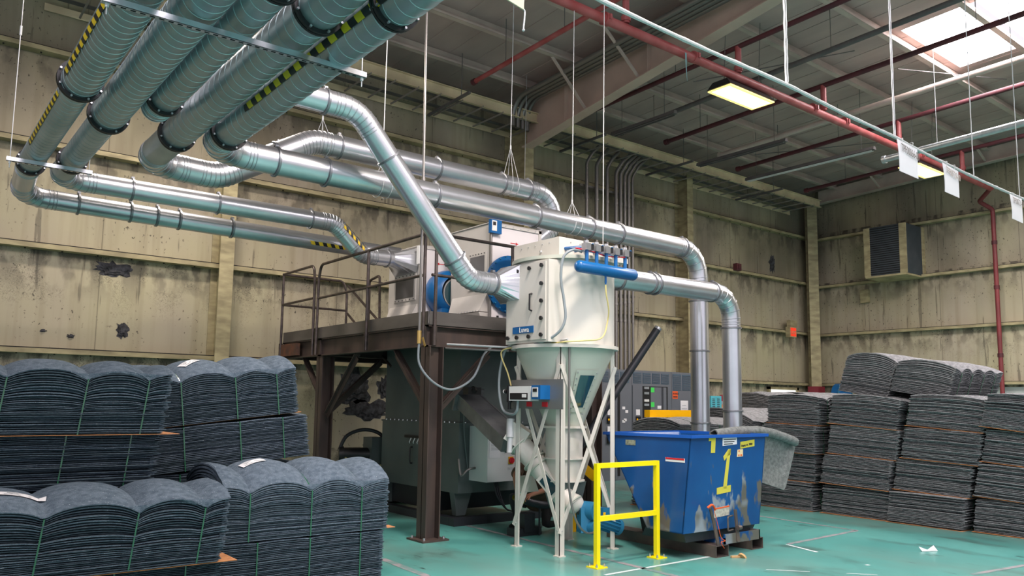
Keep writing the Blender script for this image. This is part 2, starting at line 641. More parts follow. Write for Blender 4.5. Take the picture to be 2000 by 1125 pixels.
def text_mb(s, size, origin, xd, yd, depth=.002, align='LEFT', bold=False, shear=0.):
    cu = bpy.data.curves.new('t', 'FONT')
    cu.body = s; cu.size = size; cu.extrude = depth/2; cu.align_x = align; cu.align_y = 'BOTTOM_BASELINE'
    cu.shear = shear
    if bold: cu.offset = size*.02
    cu.resolution_u = 3
    ob = bpy.data.objects.new('t', cu)
    COL.objects.link(ob)
    dg = bpy.context.evaluated_depsgraph_get()
    me = bpy.data.meshes.new_from_object(ob.evaluated_get(dg))
    X = V(xd).normalized(); Y = V(yd).normalized(); Z = X.cross(Y)
    mb = MB()
    O = V(origin)
    mb.v = [O+X*v.co.x+Y*v.co.y+Z*v.co.z for v in me.vertices]
    for p in me.polygons:
        mb.face(p.vertices)
    bpy.data.objects.remove(ob); bpy.data.curves.remove(cu); bpy.data.meshes.remove(me)
    return mb

# =================================================================== STRUCTURE
XR, YB = 23.2, 14.0


def roof_z(y): return 8.6+.04*(YB-y)


mb = MB(); mb.box((-22, -24, -.2), (XR+.3, YB+.3, 0))
floor = struct('floor', mb, M['floor'])
mb = MB(); mb.box((-22, YB, 0), (XR+.3, YB+.25, roof_z(YB)+.1))
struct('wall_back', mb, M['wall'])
mb = MB(); mb.box((XR, -24, 0), (XR+.25, YB, roof_z(-24)+.1))
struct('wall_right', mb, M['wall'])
# roof with openings for the skylight panels
SX0, SX1 = 14.75, 17.35
mb = MB()


def roofslab(x0, x1, y0, y1):
    mb.hexa([(x0, y0, roof_z(y0)), (x1, y0, roof_z(y0)), (x1, y1, roof_z(y1)), (x0, y1, roof_z(y1)),
             (x0, y0, roof_z(y0)+.12), (x1, y0, roof_z(y0)+.12), (x1, y1, roof_z(y1)+.12), (x0, y1, roof_z(y1)+.12)])


roofslab(-22, SX0, -24, YB)
roofslab(SX1, XR, -24, YB)
roofslab(SX0, SX1, 6.8, YB)
roofslab(SX0, SX1, -24, 2.6)
# shallow standing ribs of the deck, running down the slope
y = -22
x = -2.
while x < XR:
    for (ya, yb) in ((-4, YB),):
        if not (SX0-.05 < x < SX1+.05):
            mb.bar((x, ya, roof_z(ya)-.003), (x, yb, roof_z(yb)-.003), .04, .012)
        else:
            mb.bar((x, 6.85, roof_z(6.85)-.003), (x, yb, roof_z(yb)-.003), .04, .012)
    x += .61
ceiling = struct('ceiling', mb, M['roof'])
for i, (a, b_) in enumerate(((5.62, 6.8), (4.18, 5.5), (2.6, 4.05))):
    mb = MB()
    mb.hexa([(SX0, a, roof_z(a)+.05), (SX1, a, roof_z(a)+.05), (SX1, b_, roof_z(b_)+.05), (SX0, b_, roof_z(b_)+.05),
             (SX0, a, roof_z(a)+.07), (SX1, a, roof_z(a)+.07), (SX1, b_, roof_z(b_)+.07), (SX0, b_, roof_z(b_)+.07)])
    struct('window_%d' % (i+1), mb, M['sky'])
tn = [0]


def trim(mb, m, smooth=False):
    tn[0] += 1
    return struct('trim_%d' % tn[0], mb, m, smooth)


# girts on the back wall and right wall (Z shaped: flange facing room, dark web below)
M['soot_line'] = mat('sooty_dirt', (.02, .018, .018), .95)
for zt_ in (2.43, 4.03, 5.64, 7.13):
    mb = MB()
    mb.box((-6, YB-.20, zt_-.085), (XR, YB-.19, zt_-.012))
    mb.box((-6, YB-.19, zt_-.085), (XR, YB-.004, zt_-.077))
    mb.box((-6, YB-.188, zt_-.03), (XR, YB-.165, zt_+.004), 1)
    for k in range(56):
        xx = -5+.5*k
        mb.cyl((xx, YB-.10, zt_-.10), (xx, YB-.10, zt_-.085), .014, 6, mi=1)
    trim(mb, [M['girt'], M['soot_line']])
for zt_ in (2.43, 3.98, 5.51, 7.04):
    mb = MB()
    mb.box((XR-.20, -10, zt_-.085), (XR-.19, YB-.2, zt_-.012))
    mb.box((XR-.19, -10, zt_-.085), (XR-.004, YB-.2, zt_-.077))
    mb.box((XR-.188, -10, zt_-.03), (XR-.165, YB-.2, zt_+.002), 1)
    trim(mb, [M['girt'], M['soot_line']])
# wall columns
for x, yi, wd in ((4.42, 13.52, .24), (10.86, 13.25, .26), (16.78, 13.55, .24)):
    mb = MB()
    mb.ibeam((x, (yi+YB)/2, 0), (x, (yi+YB)/2, 7.95), wd, YB-yi-.01, .018, up=(0, 1, 0))
    trim(mb, M['girt'])
mb = MB(); mb.ibeam((XR-.42, YB-.42, 0), (XR-.42, YB-.42, 8.06), .3, .30, .02, up=(.7, .7, 0))
mb.box((XR-.22, YB-.3, 0), (XR-.14, YB-.2, 8.0))
trim(mb, M['girt'])
# corner column guard painted maroon
mb = MB(); mb.box((XR-.66, YB-.66, 1.5), (XR-.30, YB-.30, 2.32)); trim(mb, M['maroon'])
# deep tapered frame rafter (x = 10.8)
FX = 10.8
mb = MB()
ys = [13.3, 12.2, 10, 7.5, 5, 2, -2, -8]


def rb(y): return 7.36+.138*(13.24-y) if y > 4 else 8.635+.04*(4-y)


for a, b_ in zip(ys[:-1], ys[1:]):
    mb.hexa([(FX-.008, a, rb(a)), (FX+.008, a, rb(a)), (FX+.008, b_, rb(b_)), (FX-.008, b_, rb(b_)),
             (FX-.008, a, roof_z(a)-.02), (FX+.008, a, roof_z(a)-.02), (FX+.008, b_, roof_z(b_)-.02), (FX-.008, b_, roof_z(b_)-.02)])
    mb.hexa([(FX-.13, a, rb(a)-.02), (FX+.13, a, rb(a)-.02), (FX+.13, b_, rb(b_)-.02), (FX-.13, b_, rb(b_)-.02),
             (FX-.13, a, rb(a)), (FX+.13, a, rb(a)), (FX+.13, b_, rb(b_)), (FX-.13, b_, rb(b_))])
for yy in (11.9, 9.6, 6.2):
    mb.box((FX-.12, yy-.006, rb(yy)), (FX+.12, yy+.006, roof_z(yy)-.05))
trim(mb, M['beam'])
# end rafter on the right wall
mb = MB()
for a, b_ in zip(ys[:-1], ys[1:]):
    z0 = lambda y: 8.06+.04*(YB-y)
    mb.hexa([(XR-.42, a, z0(a)), (XR-.40, a, z0(a)), (XR-.40, b_, z0(b_)), (XR-.42, b_, z0(b_)),
             (XR-.42, a, z0(a)+.4), (XR-.40, a, z0(a)+.4), (XR-.40, b_, z0(b_)+.4), (XR-.42, b_, z0(b_)+.4)])
    mb.hexa([(XR-.52, a, z0(a)-.02), (XR-.30, a, z0(a)-.02), (XR-.30, b_, z0(b_)-.02), (XR-.52, b_, z0(b_)-.02),
             (XR-.52, a, z0(a)), (XR-.30, a, z0(a)), (XR-.30, b_, z0(b_)), (XR-.52, b_, z0(b_))])
trim(mb, M['roof_steel'])
# purlins
for yp in (12.75, 11.3, 9.85, 8.4, 6.95, 5.56, 4.1, 2.6, 1.1, -.4):
    mb = MB()
    z = roof_z(yp)
    mb.box((-8, yp-.006, z-.22), (XR-.3, yp+.006, z-.01))
    mb.box((-8, yp-.10, z-.225), (XR-.3, yp+.006, z-.212))
    mb.box((-8, yp-.105, z-.225), (XR-.3, yp-.095, z-.185))
    trim(mb, M['roof_steel'])
# flange braces from purlins to the rafter flange
for yp, dx in ((11.3, -1), (9.85, -1), (8.4, 1), (12.75, 1)):
    mb = MB()
    mb.bar((FX+dx*.08, yp, rb(yp)+.02), (FX+dx*1.0, yp, roof_z(yp)-.2), .035, .05, up=(0, 1, 0))
    trim(mb, M['roof_steel'])
for yp in (11.3, 8.4, 5.56):
    mb = MB()
    mb.bar((XR-.42, yp, 8.08+.04*(YB-yp)), (XR-1.1, yp, roof_z(yp)-.2), .035, .05, up=(0, 1, 0))
    trim(mb, M['roof_steel'])
# pale concrete sill at the foot of both walls, seen as lighter band low on the right wall
mb = MB(); mb.box((XR-.03, -10, 0), (XR, 11.8, 2.28)); o = struct('baseboard_right', mb, mat('whitewash', srgb(186, 190, 188), .7, 0, col2=srgb(166, 172, 170), nscale=1.2))
# bright doorway low on the back wall
mb = MB(); mb.box((20.9, YB-.03, 0), (22.3, YB-.005, 2.2)); d1 = struct('door_1', mb, mat('daylit_door', (.7, .7, .68), .5, emit=(1, .99, .93), estr=.8))
mb = MB()
for a, b_ in (((20.8, YB-.08, 0), (20.9, YB-.001, 2.28)), ((22.3, YB-.08, 0), (22.4, YB-.001, 2.28)), ((20.8, YB-.08, 2.2), (22.4, YB-.001, 2.28))):
    mb.box(a, b_)
struct('frame', mb, M['girt'], parent=d1)
# shreds and holes torn in the wall lining
random.seed(3)


def tear(c, w_, h_, axis='Y', seed=0, n=26):
    rnd = random.Random(seed)
    mb = MB()
    pts = []
    for k in range(n):
        a = 2*math.pi*k/n
        q = .65+.5*rnd.random()
        pts.append((math.cos(a)*w_/2*q, math.sin(a)*h_/2*q))
    for lay, (sc_, dep) in enumerate(((1, .004), (.72, .02), (.4, .035))):
        poly = []
        for (a, b_) in pts:
            q = sc_*(1+.25*(rnd.random()-.5))
            if axis == 'Y': poly.append((c[0]+a*q, YB-dep, c[2]+b_*q))
            else: poly.append((XR-dep, c[1]+a*q, c[2]+b_*q))
        mb.prism(poly, (0, .003, 0) if axis == 'Y' else (.003, 0, 0))
    return mb


M['soot'] = mat('torn_sooty_lining', (.02, .02, .022), .95, 0, col2=(.075, .075, .085), nscale=12, bump=1, bscale=30)
for i, (c, w_, h_, lab) in enumerate((((2.96, 14, 2.78), .20, .26, 'jagged dark hole torn in the back wall lining above the left felt bundles'),
                                     ((2.22, 14, 2.64), .12, .07, 'small torn hole in the back wall, middle one above the left bundles'),
                                     ((1.84, 14, 2.70), .09, .05, 'smallest dark nick in the wall lining at the far left'),
                                     ((2.78, 14, 3.76), .62, .26, 'wide sooty patch scraped under the girt at the left of the back wall'),
                                     ((7.15, 14, 1.95), .8, .75, 'big shredded sooty patch on the wall beneath the steel platform, the upper one'),
                                     ((7.45, 14, 1.50), 1.1, .42, 'wide sooty tear on the wall just above the black pump, beneath the platform'),
                                     ((7.85, 14, 1.95), .42, .5, 'small sooty tear beside the dark cabinet, beneath the platform'),
                                     ((21.23, 14, 6.1), .36, .62, 'dark pointed tear high on the back wall near the corner column'))):
    solo('torn_patch', lab, 'wall damage', tear(c, w_, h_, 'Y', i), M['soot'], c)

# worn tape lines on the floor
random.seed(5)


def tape(a, b_, wd=.07, brk=.0, m='worn_tape'):
    a, b_ = V(a), V(b_)
    mb = MB()
    L_ = (b_-a).length
    d = (b_-a).normalized(); s_ = V((-d.y, d.x, 0))
    t = 0
    rnd = random.Random(int(L_*1000))
    while t < L_:
        l = min(.25+rnd.random()*.5, L_-t)
        if rnd.random() > brk:
            p = a+d*t; q = a+d*(t+l)
            w1, w2 = wd*(.4+.12*rnd.random()), wd*(.4+.12*rnd.random())
            n = len(mb.v)
            mb.v += [p-s_*w1+V((0, 0, .0022)), q-s_*w2+V((0, 0, .0022)), q+s_*w1+V((0, 0, .0022)), p+s_*w2+V((0, 0, .0022))]
            mb.face((n, n+1, n+2, n+3))
        t += l
    struct('tape_line', mb, M[m], parent=floor)


M['tape_white'] = mat('worn_white_line', srgb(190, 205, 205), .7)
tape((4.36, 7.75, 0), (4.27, 6.2, 0), .09)
tape((6.46, 9.25, 0), (6.33, 5.2, 0), .08, .1)
tape((5.78, 5.79, 0), (7.6, 5.80, 0), .05, .25, 'tape_white')
tape((10.84, 8.2, 0), (10.72, 5.83, 0), .08, .1)
tape((10.72, 5.83, 0), (8.95, 5.76, 0), .08, .2)
tape((8.9, 5.75, 0), (8.5, 4.5, 0), .05, .5, 'tape_white')
tape((8.95, 3.64, 0), (10.4, 3.45, 0), .07, .35)
tape((8.1, 4.2, 0), (7.2, 5.2, 0), .025, .4, 'tape_white')

# =================================================================== CEILING SERVICES
# cable ladder running under the eave along the back wall
t = Thing('cable_ladder', 'long cream cable ladder with thin dark rungs running under the eave of the back wall', 'cable tray', (4, 13.25, 7.93))
mb = MB(); mb.box((1.5, 12.92, 7.80), (22.2, 12.94, 8.02)); mb.box((1.5, 12.86, 7.80), (22.2, 12.93, 7.815)); mb.box((1.5, 12.86, 8.005), (22.2, 12.93, 8.02))
t.part('side_rail', mb, M['tray'])
mb = MB(); mb.box((1.5, 13.95, 7.76), (22.2, 13.97, 7.88)); t.part('side_rail', mb, M['tray'])
x = 2.0
while x < 22:
    mb = MB(); mb.bar((x, 12.88, 7.785), (x, 13.95, 7.785), .026, .026); mb.sphere((x, 12.85, 7.80), .016, 8)
    t.part('rung', mb, M['rung'])
    x += .52
# dark perforated strips lying in the ladder
mb = MB()
for y0 in (13.08, 13.60):
    mb.box((1.5, y0, 7.87), (22.2, y0+.12, 7.885))
t.part('tray_strip', mb, M['grime_steel'])
for i, (x, lab) in enumerate(((8.6, 'dark strut bar crossing the cable ladder left of the deep roof beam'), (12.35, 'dark strut bar crossing the cable ladder just right of the deep roof beam'),
                              (15.4, 'dark strut bar crossing the cable ladder in the middle of the right bay'), (19.3, 'dark strut bar crossing the cable ladder nearest the corner'))):
    t = Thing('strut_bar', lab, 'strut', (x, 12.9, 7.76), 'strut bars under the cable ladder')
    mb = MB(); mb.bar((x-.05, 12.3, 7.74), (x, 13.9, 7.74), .05, .05); t.part('bar', mb, M['grime_steel'])
    mb = MB(); mb.cyl((x-.04, 12.6, 7.74), (x-.04, 12.6, roof_z(12.6)-.01), .009, 6); t.part('hanger_rod', mb, M['grime_steel'])

# sprinkler main (x direction) with its drop at the right wall
t = Thing('sprinkler_main', 'thick red sprinkler main crossing the hall under the roof and dropping down the right wall', 'pipe', (12, 8.0, 7.4))
mb = MB(); mb.tube([(-4, 8.0, 7.43), (21.9, 8.0, 7.34)], .072, 16)
t.part('pipe', mb, M['red_pipe'], True)
p, e = bend_path([(21.88, 8.0, 7.34), (22.0, 8.1, 7.30), (22.45, 8.5, 7.18), (22.85, 8.33, 7.0), (22.85, 8.33, .02)], [.08, .12, .12], 6)
mb = MB(); mb.tube(p, .055, 16)
t.part('drop_leg', mb, M['red_dark2'], True)
for x in (8.0, 10.05, 13.6, 14.75, 18.0):
    mb = MB(); mb.cyl((x-.05, 8, 7.40), (x+.05, 8, 7.40), .098, 16); mb.box((x-.02, 7.88, 7.36), (x+.02, 8.12, 7.44))
    t.part('coupling', mb, M['red_pipe'], True)
for z in (6.1, 4.9, 3.1):
    mb = MB(); mb.cyl((22.85, 8.33, z-.05), (22.85, 8.33, z+.05), .07, 14); t.part('coupling', mb, M['red_dark'], True)
# red branch lines along y
for (x, y0, y1, zz, rr_, lab) in ((8.43, 3.0, 12.0, 7.82, .045, 'red sprinkler branch pipe ending left of the deep roof beam'),
                              (11.25, -2, 12.2, 7.82, .045, 'dusty maroon branch pipe running just right of the deep roof beam'),
                              (14.0, -2, 12.0, 7.85, .05, 'long maroon branch pipe passing under the first skylight panel'),
                              (17.05, -2, 12.2, 7.85, .05, 'maroon branch pipe right of the skylight, third from the corner'),
                              (20.25, 0, 12.2, 7.85, .05, 'red branch pipe nearest the right wall')):
    t = Thing('branch_pipe', lab, 'pipe', (x, 8, zz), 'sprinkler branch pipes')
    zf = lambda y: zz+.03*(12-y)
    mb = MB(); mb.tube([(x, y0, zf(y0)), (x, y1, zf(y1))], rr_, 12); t.part('pipe', mb, M['red_pipe'] if x < 9 else M['red_dark'], True)
    mb = MB(); mb.cyl((x, y1-.06, zf(y1)), (x, y1+.03, zf(y1)), rr_*1.35, 12); t.part('end_cap', mb, M['red_dark'])
    mb = MB(); mb.cyl((x, 8.0, 7.47), (x, 8.0, zf(8)), .055, 12); mb.cyl((x, 8, 7.5), (x, 8, 7.58), .075, 12); t.part('riser', mb, M['red_pipe'])
    for y in (11.0, 9.4, 5.2):
        if y > y0:
            mb = MB(); mb.cyl((x, y, zf(y)), (x, y, roof_z(y)-.01), .007, 6); t.part('hanger_rod', mb, M['grime_steel'])
# grey pipes / strips along y
for (x, y0, y1, zz, r_, m_, lab) in ((12.9, 2.0, 12.4, 7.95, .05, 'grime_steel', 'dull grey pipe running from the corner ladder towards the skylight'),
                                 (14.9, -1, 7.3, 6.35, .062, 'galv_flat', 'clean galvanised pipe sloping across the upper right, in front of the roof'),
                                 (15.9, -2, 11.9, 7.9, .06, 'roof_steel', 'tan pipe lit brightly by the skylight')):
    mb = MB(); mb.tube([(x, y0, zz+.03*(12-y0)), (x, y1, zz+.03*(12-y1))], r_, 12)
    mb.cyl((x, y1-.04, zz+.03*(12-y1)), (x, y1+.02, zz+.03*(12-y1)), r_*1.3, 12)
    for y in (y0+.8, (y0+y1)/2, y1-1.0):
        z_ = zz+.03*(12-y)
        mb.cyl((x, y, z_), (x, y, roof_z(y)-.01), .006, 6)
    solo('roof_pipe', lab, 'pipe', mb, M[m_], (x, y1, zz), True)
# dark unlit strip fixtures
for (x, y0, y1, zz, lab) in ((14.9, 9.4, 11.8, 7.4, 'dark strip fixture hung below the roof, middle of the right bay'),
                         (16.55, 8.3, 11.6, 7.3, 'long strip fixture with two pale tubes, hung below the roof'),
                         (12.2, 10.2, 12.0, 7.6, 'short dark strip fixture close to the deep roof beam')):
    t = Thing('strip_light', lab, 'light fixture', (x, y0, zz), 'strip fixtures under the roof')
    mb = MB(); mb.hexa([(x-.06, y0, zz), (x+.06, y0, zz), (x+.06, y1, zz), (x-.06, y1, zz), (x-.04, y0, zz+.07), (x+.04, y0, zz+.07), (x+.04, y1, zz+.07), (x-.04, y1, zz+.07)])
    t.part('housing', mb, M['grime_steel'])
    for dx in (-.035, .035):
        mb = MB(); mb.cyl((x+dx, y0+.05, zz-.02), (x+dx, y1-.05, zz-.02), .013, 8); t.part('tube', mb, M['white'] if x == 16.55 else M['grime_steel'])
    for y in (y0+.3, y1-.3):
        mb = MB(); mb.cyl((x, y, zz+.07), (x, y, roof_z(y)-.01), .006, 6); t.part('hanger_rod', mb, M['grime_steel'])
# bracing rods under the roof
for a, b_, lab in (((11.4, 9.1, 7.7), (14.3, 7.5, 8.6), 'thin bracing rod behind the first high-bay lamp'), ((15.2, 7.1, 8.35), (18.4, 6.3, 8.75), 'thin sunlit bracing rod beside the skylight'),
                   ((16.5, 11.3, 7.9), (19.3, 9.0, 8.3), 'thin dark bracing rod above the corner')):
    mb = MB(); mb.cyl(a, b_, .010, 6); solo('brace_rod', lab, 'rod', mb, M['grime_steel'], a)

# conduits bending down from the ladder to the switchgear
for i, (x, r_) in enumerate(((12.86, .042), (13.19, .05), (13.55, .045), (13.86, .048), (14.02, .048), (14.17, .044), (14.31, .044), (14.45, .036))):
    mb = MB()
    p, e = bend_path([(x, 13.5, 2.5), (x, 13.5, 7.42), (x+.14, 13.42, 7.70), (x+.36, 13.36, 7.92)] if i > 2 else [(x, 13.5, 2.5), (x, 13.5, 7.48), (x+.12, 13.44, 7.72), (x+.30, 13.4, 7.92)], .22, 5)
    mb.tube(p, r_, 12)
    for z in (3.7, 4.0+.03*i, 6.6):
        mb.cyl((x, 13.5, z), (x, 13.5, z+.06), r_*1.25, 12)
    solo('conduit', ['leftmost thick conduit rising above the vessel to the cable ladder', 'second conduit from the left above the vessel', 'third conduit, the last before the tight group', 'leftmost of five conduits in the tight group behind the white vessel',
                     'second conduit of the tight group rising from the switchgear', 'middle conduit of the tight group rising from the switchgear', 'fourth conduit of the tight group rising from the switchgear', 'rightmost and thinnest conduit of the tight group'][i], 'conduit', mb, M['conduit'], (x, 13.5, 2.5), True, 'conduits from switchgear to ladder')
for z, lab in ((4.35, 'thin strut clamping the row of conduits halfway up the wall'), (6.9, 'thin strut clamping the row of conduits just below the cable ladder')):
    mb = MB(); mb.box((12.7, 13.56, z), (14.6, 13.80, z+.05))
    solo('conduit_strut', lab, 'strut', mb, M['conduit'], (12.7, 13.58, z))
# upper conduit bundle along the rafter
for i in range(4):
    x = 10.58-.15*i
    mb = MB()
    p, e = bend_path([(x, 13.0-.02*i, 7.6), (x, 13.0-.02*i, 8.25-.02*i), (x, -2, 8.9)], .45, 8)
    mb.tube(p, .052, 12)
    solo('beam_conduit', ['conduit bending along the roof beam, closest to its web', 'conduit bending along the roof beam, second from its web', 'conduit bending along the roof beam, third from its web', 'conduit bending along the roof beam, farthest from its web'][i], 'conduit', mb, M['conduit'], (x, 13, 7.6), True, 'conduits bending along the roof beam')

mb = MB(); mb.prism([(9.72, 7.92, 7.36), (9.76, 7.92, 7.36), (9.755, 7.92, 7.1), (9.77, 7.92, 6.88), (9.74, 7.92, 7.08)], (0, .004, 0))
solo('lint_strand', 'pale blue lint strand dangling from the red sprinkler main', 'lint', mb, mat('blue_lint', srgb(120, 160, 165), .9), (9.74, 7.92, 7.36))
# high-bay lamps
for i, (x, lab) in enumerate(((11.5, 'lit high-bay lamp hanging from the red main, the nearer one'), (18.35, 'lit high-bay lamp hanging behind the two paper signs, the farther one'))):
    t = Thing('high_bay_lamp', lab, 'lamp', (x, 8.12, 7.2), 'lit high-bay lamps')
    y0, y1, z0 = 7.87, 8.37, 7.14
    mb = MB(); mb.hexa([(x-.66, y0, z0), (x+.66, y0, z0), (x+.66, y1, z0), (x-.66, y1, z0), (x-.62, y0+.1, z0+.13), (x+.62, y0+.1, z0+.13), (x+.62, y1-.1, z0+.13), (x-.62, y1-.1, z0+.13)])
    t.part('housing', mb, M['black'])
    mb = MB(); mb.box((x-.60, y0+.07, z0-.02), (x+.60, y1-.07, z0-.002)); t.part('lens', mb, M['lamp'])
    mb = MB()
    mb.box((x-.64, y0+.01, z0-.022), (x+.64, y0+.07, z0-.003)); mb.box((x-.64, y1-.07, z0-.022), (x+.64, y1-.01, z0-.003))
    mb.box((x-.64, y0+.07, z0-.022), (x-.60, y1-.07, z0-.003)); mb.box((x+.60, y0+.07, z0-.022), (x+.64, y1-.07, z0-.003))
    t.part('lens_rim', mb, M['lamp_edge'])
    for dx in (-.5, .5):
        mb = MB(); mb.cyl((x+dx, 8.12, z0+.13), (x+dx, 8.05, roof_z(8)-.2), .006, 6); t.part('hanger_wire', mb, M['grime_steel'])
    area('high_bay_light', (x, 8.12, z0-.06), 1.2, .35, 110, WARM)

# exhaust fan box on the right wall
t = Thing('exhaust_fan_box', 'dark louvred exhaust fan box in a cream frame high on the right wall', 'vent', (22.6, 10.9, 5.5))
x0 = 22.1; y0, y1 = 10.32, 11.5; z0, z1 = 5.46, 6.88
mb = MB(); mb.box((x0+.02, y0, z0), (XR-.001, y1, z1)); t.part('box', mb, mat('fan_screen', (.035, .045, .055), .8, 0, col2=(.05, .06, .07), nscale=3))
mb = MB()
mb.box((x0, y0-.02, z0), (x0+.05, y0+.17, z1)); mb.box((x0, y1-.16, z0), (x0+.05, y1+.02, z1)); mb.box((x0, y0, z0-.05), (XR-.001, y1, z0)); mb.box((XR-.12, y0-.04, z0), (XR-.001, y0, z1))
t.part('frame', mb, M['girt'])
mb = MB()
for k in range(22):
    z = z0+.05+k*.063
    mb.bar((x0+.015, y0+.18, z), (x0+.015, y1-.16, z), .02, .012, up=(1, 0, .6))
t.part('screen', mb, M['dark'])
mb = MB(); mb.box((XR-.12, 11.95, 4.85), (XR-.005, 12.2, 5.25)); mb.cyl((XR-.13, 12.07, 5.0), (XR-.12, 12.07, 5.0), .08, 14)
solo('alarm_horn', 'small grimy horn box under the exhaust fan box', 'alarm', mb, M['girt'], (XR-.1, 12.07, 4.85))
mb = MB(); mb.box((18.98, YB-.33, 5.58), (19.2, YB-.2, 5.78)); mb.box((19.03, YB-.35, 5.62), (19.15, YB-.33, 5.74))
solo('alarm_box', 'small red box on the girt right of the vertical ducts', 'alarm', mb, M['red_dark'], (19.1, YB-.25, 5.6))
# exit sign
t = Thing('exit_sign', 'small lit red exit sign with battery lamp head by the corner', 'sign', (21.7, YB-.25, 3.9))
mb = MB(); mb.box((21.55, YB-.36, 3.80), (21.9, YB-.21, 4.12)); mb.box((21.62, YB-.34, 4.13), (21.98, YB-.21, 4.33)); t.part('housing', mb, M['girt'])
mb = MB(); mb.box((21.58, YB-.368, 3.83), (21.87, YB-.361, 4.09)); f_ = t.part('face', mb, M['exit_red'])
t.sub(f_, 'lettering', text_mb('EXIT', .13, (21.60, YB-.372, 3.90), (1, 0, 0), (0, 0, 1), bold=True), M['girt'])
# blue reel near the corner column
t = Thing('hose_reel', 'blue hose reel beside the corner column above the felt stacks', 'reel', (22.3, 12.6, 1.9))
mb = MB(); mb.cyl((22.3, 12.6, 2.05), (22.3, 12.35, 2.05), .34, 28); t.part('drum', mb, M['blue'])
mb = MB(); mb.box((22.25, 12.5, 0), (22.35, 12.6, 1.9)); t.part('stand', mb, M['blue'])
mb = MB(); mb.lathe((22.3, 12.33, 2.05), (0, 1, 0), [(0, .36), (0, .40), (.03, .40), (.03, .36)], 28); t.part('rim', mb, M['motor_blue'])

# =================================================================== ROPE WITH SIGNS
RY = 4.5
pts = []
for x, z in ((3.0, 5.10), (4.48, 5.05), (5.8, 5.035), (7.147, 5.046), (8.3, 5.01), (9.486, 5.0), (10.0, 4.97), (11.7, 4.93), (13.37, 4.924), (15.5, 4.95)):
    pts.append((x, RY, z))
mb = MB()
sp = smooth_path(pts, 14)
random.seed(2)
mb.tube(sp, [.017+.006*random.random() for _ in sp], 8)
solo('lint_rope', 'lint-covered rope stretched across the hall carrying hanging paper signs', 'rope', mb, M['rope'], (9, RY, 5), True)


def sign(x0, x1, z0, ztop0, ztop1, txt, lab, y=RY, grp='paper signs on the rope'):
    t = Thing('hanging_sign', lab, 'sign', ((x0+x1)/2, y, z0), grp)
    mb = MB()
    n = 8
    g = []
    for k in range(n+1):
        for j in range(n+1):
            u_, v_ = k/n, j/n
            zt = ztop0+(ztop1-ztop0)*u_
            yy = y-.02-.02*math.sin(v_*2.2)*(1-u_)
            g.append((x0+(x1-x0)*u_, yy, zt-(zt-z0)*v_))
    nb = len(g)
    mb.v = [V(q) for q in g]+[V((q[0], q[1]+.003, q[2])) for q in g]
    for k in range(n):
        for j in range(n):
            a = k*(n+1)+j
            mb.face((a, a+1, a+n+2, a+n+1)); mb.face((nb+a, nb+a+n+1, nb+a+n+2, nb+a+1))
    t.part('sheet', mb, M['paper'], True)
    if txt:
        s_ = (x1-x0)
        tm = text_mb(txt, s_*.165, (x0+s_*.1, y-.045, ztop0-.20*s_-.02), (1, 0, (ztop1-ztop0)/s_), (0, 0, 1))
        for v in tm.v:
            v.z = (v.z-(ztop0-.20*s_-.02))*1.6+(ztop0-.24*s_-.02)
        t.part('lettering', tm, M['conduit'])
    mb = MB()
    for fx in (.25, .75):
        xx = x0+(x1-x0)*fx
        mb.tube(smooth_path([(xx, y-.02, ztop0-.03), (xx, y-.03, ztop0+.03), (xx+.01, y+.02, ztop0+.03), (xx+.01, y-.01, ztop0-.03)], 4), .004, 6)
    t.part('tie', mb, M['wire'])


sign(9.49, 10.02, 4.57, 4.98, 4.955, 'TPF00066-00', 'paper sign on the rope with bold black part number, the nearest one')
sign(10.72, 11.2, 4.53, 4.93, 4.90, 'TPF00720-00', 'paper sign on the rope right of the farther lamp, middle one')
sign(12.95, 13.42, 4.52, 4.90, 4.90, 'TPF00721-00', 'paper sign on the rope at the right edge of the picture')
# big pale sign at the top edge, with twisted cord
t = Thing('hanging_sign', 'large blank cream sign cut off by the top edge above the ducts', 'sign', (3.0, 4.0, 4.36))
mb = MB(); mb.hexa([(2.74, 3.98, 4.43), (3.20, 3.98, 4.35), (3.20, 3.99, 4.35), (2.74, 3.99, 4.43), (2.74, 3.98, 4.95), (3.20, 3.98, 4.95), (3.20, 3.99, 4.95), (2.74, 3.99, 4.95)])
t.part('sheet', mb, mat('cream_sheet', srgb(222, 210, 180), .7))
mb = MB(); mb.tube(smooth_path([(3.22, 3.99, 5.1), (3.215, 3.99, 4.6), (3.20, 3.99, 4.38), (3.215, 3.99, 4.34), (3.205, 3.99, 4.22)], 6), .006, 6); mb.sphere((3.205, 3.99, 4.21), .011, 8)
t.part('cord', mb, M['wire'])
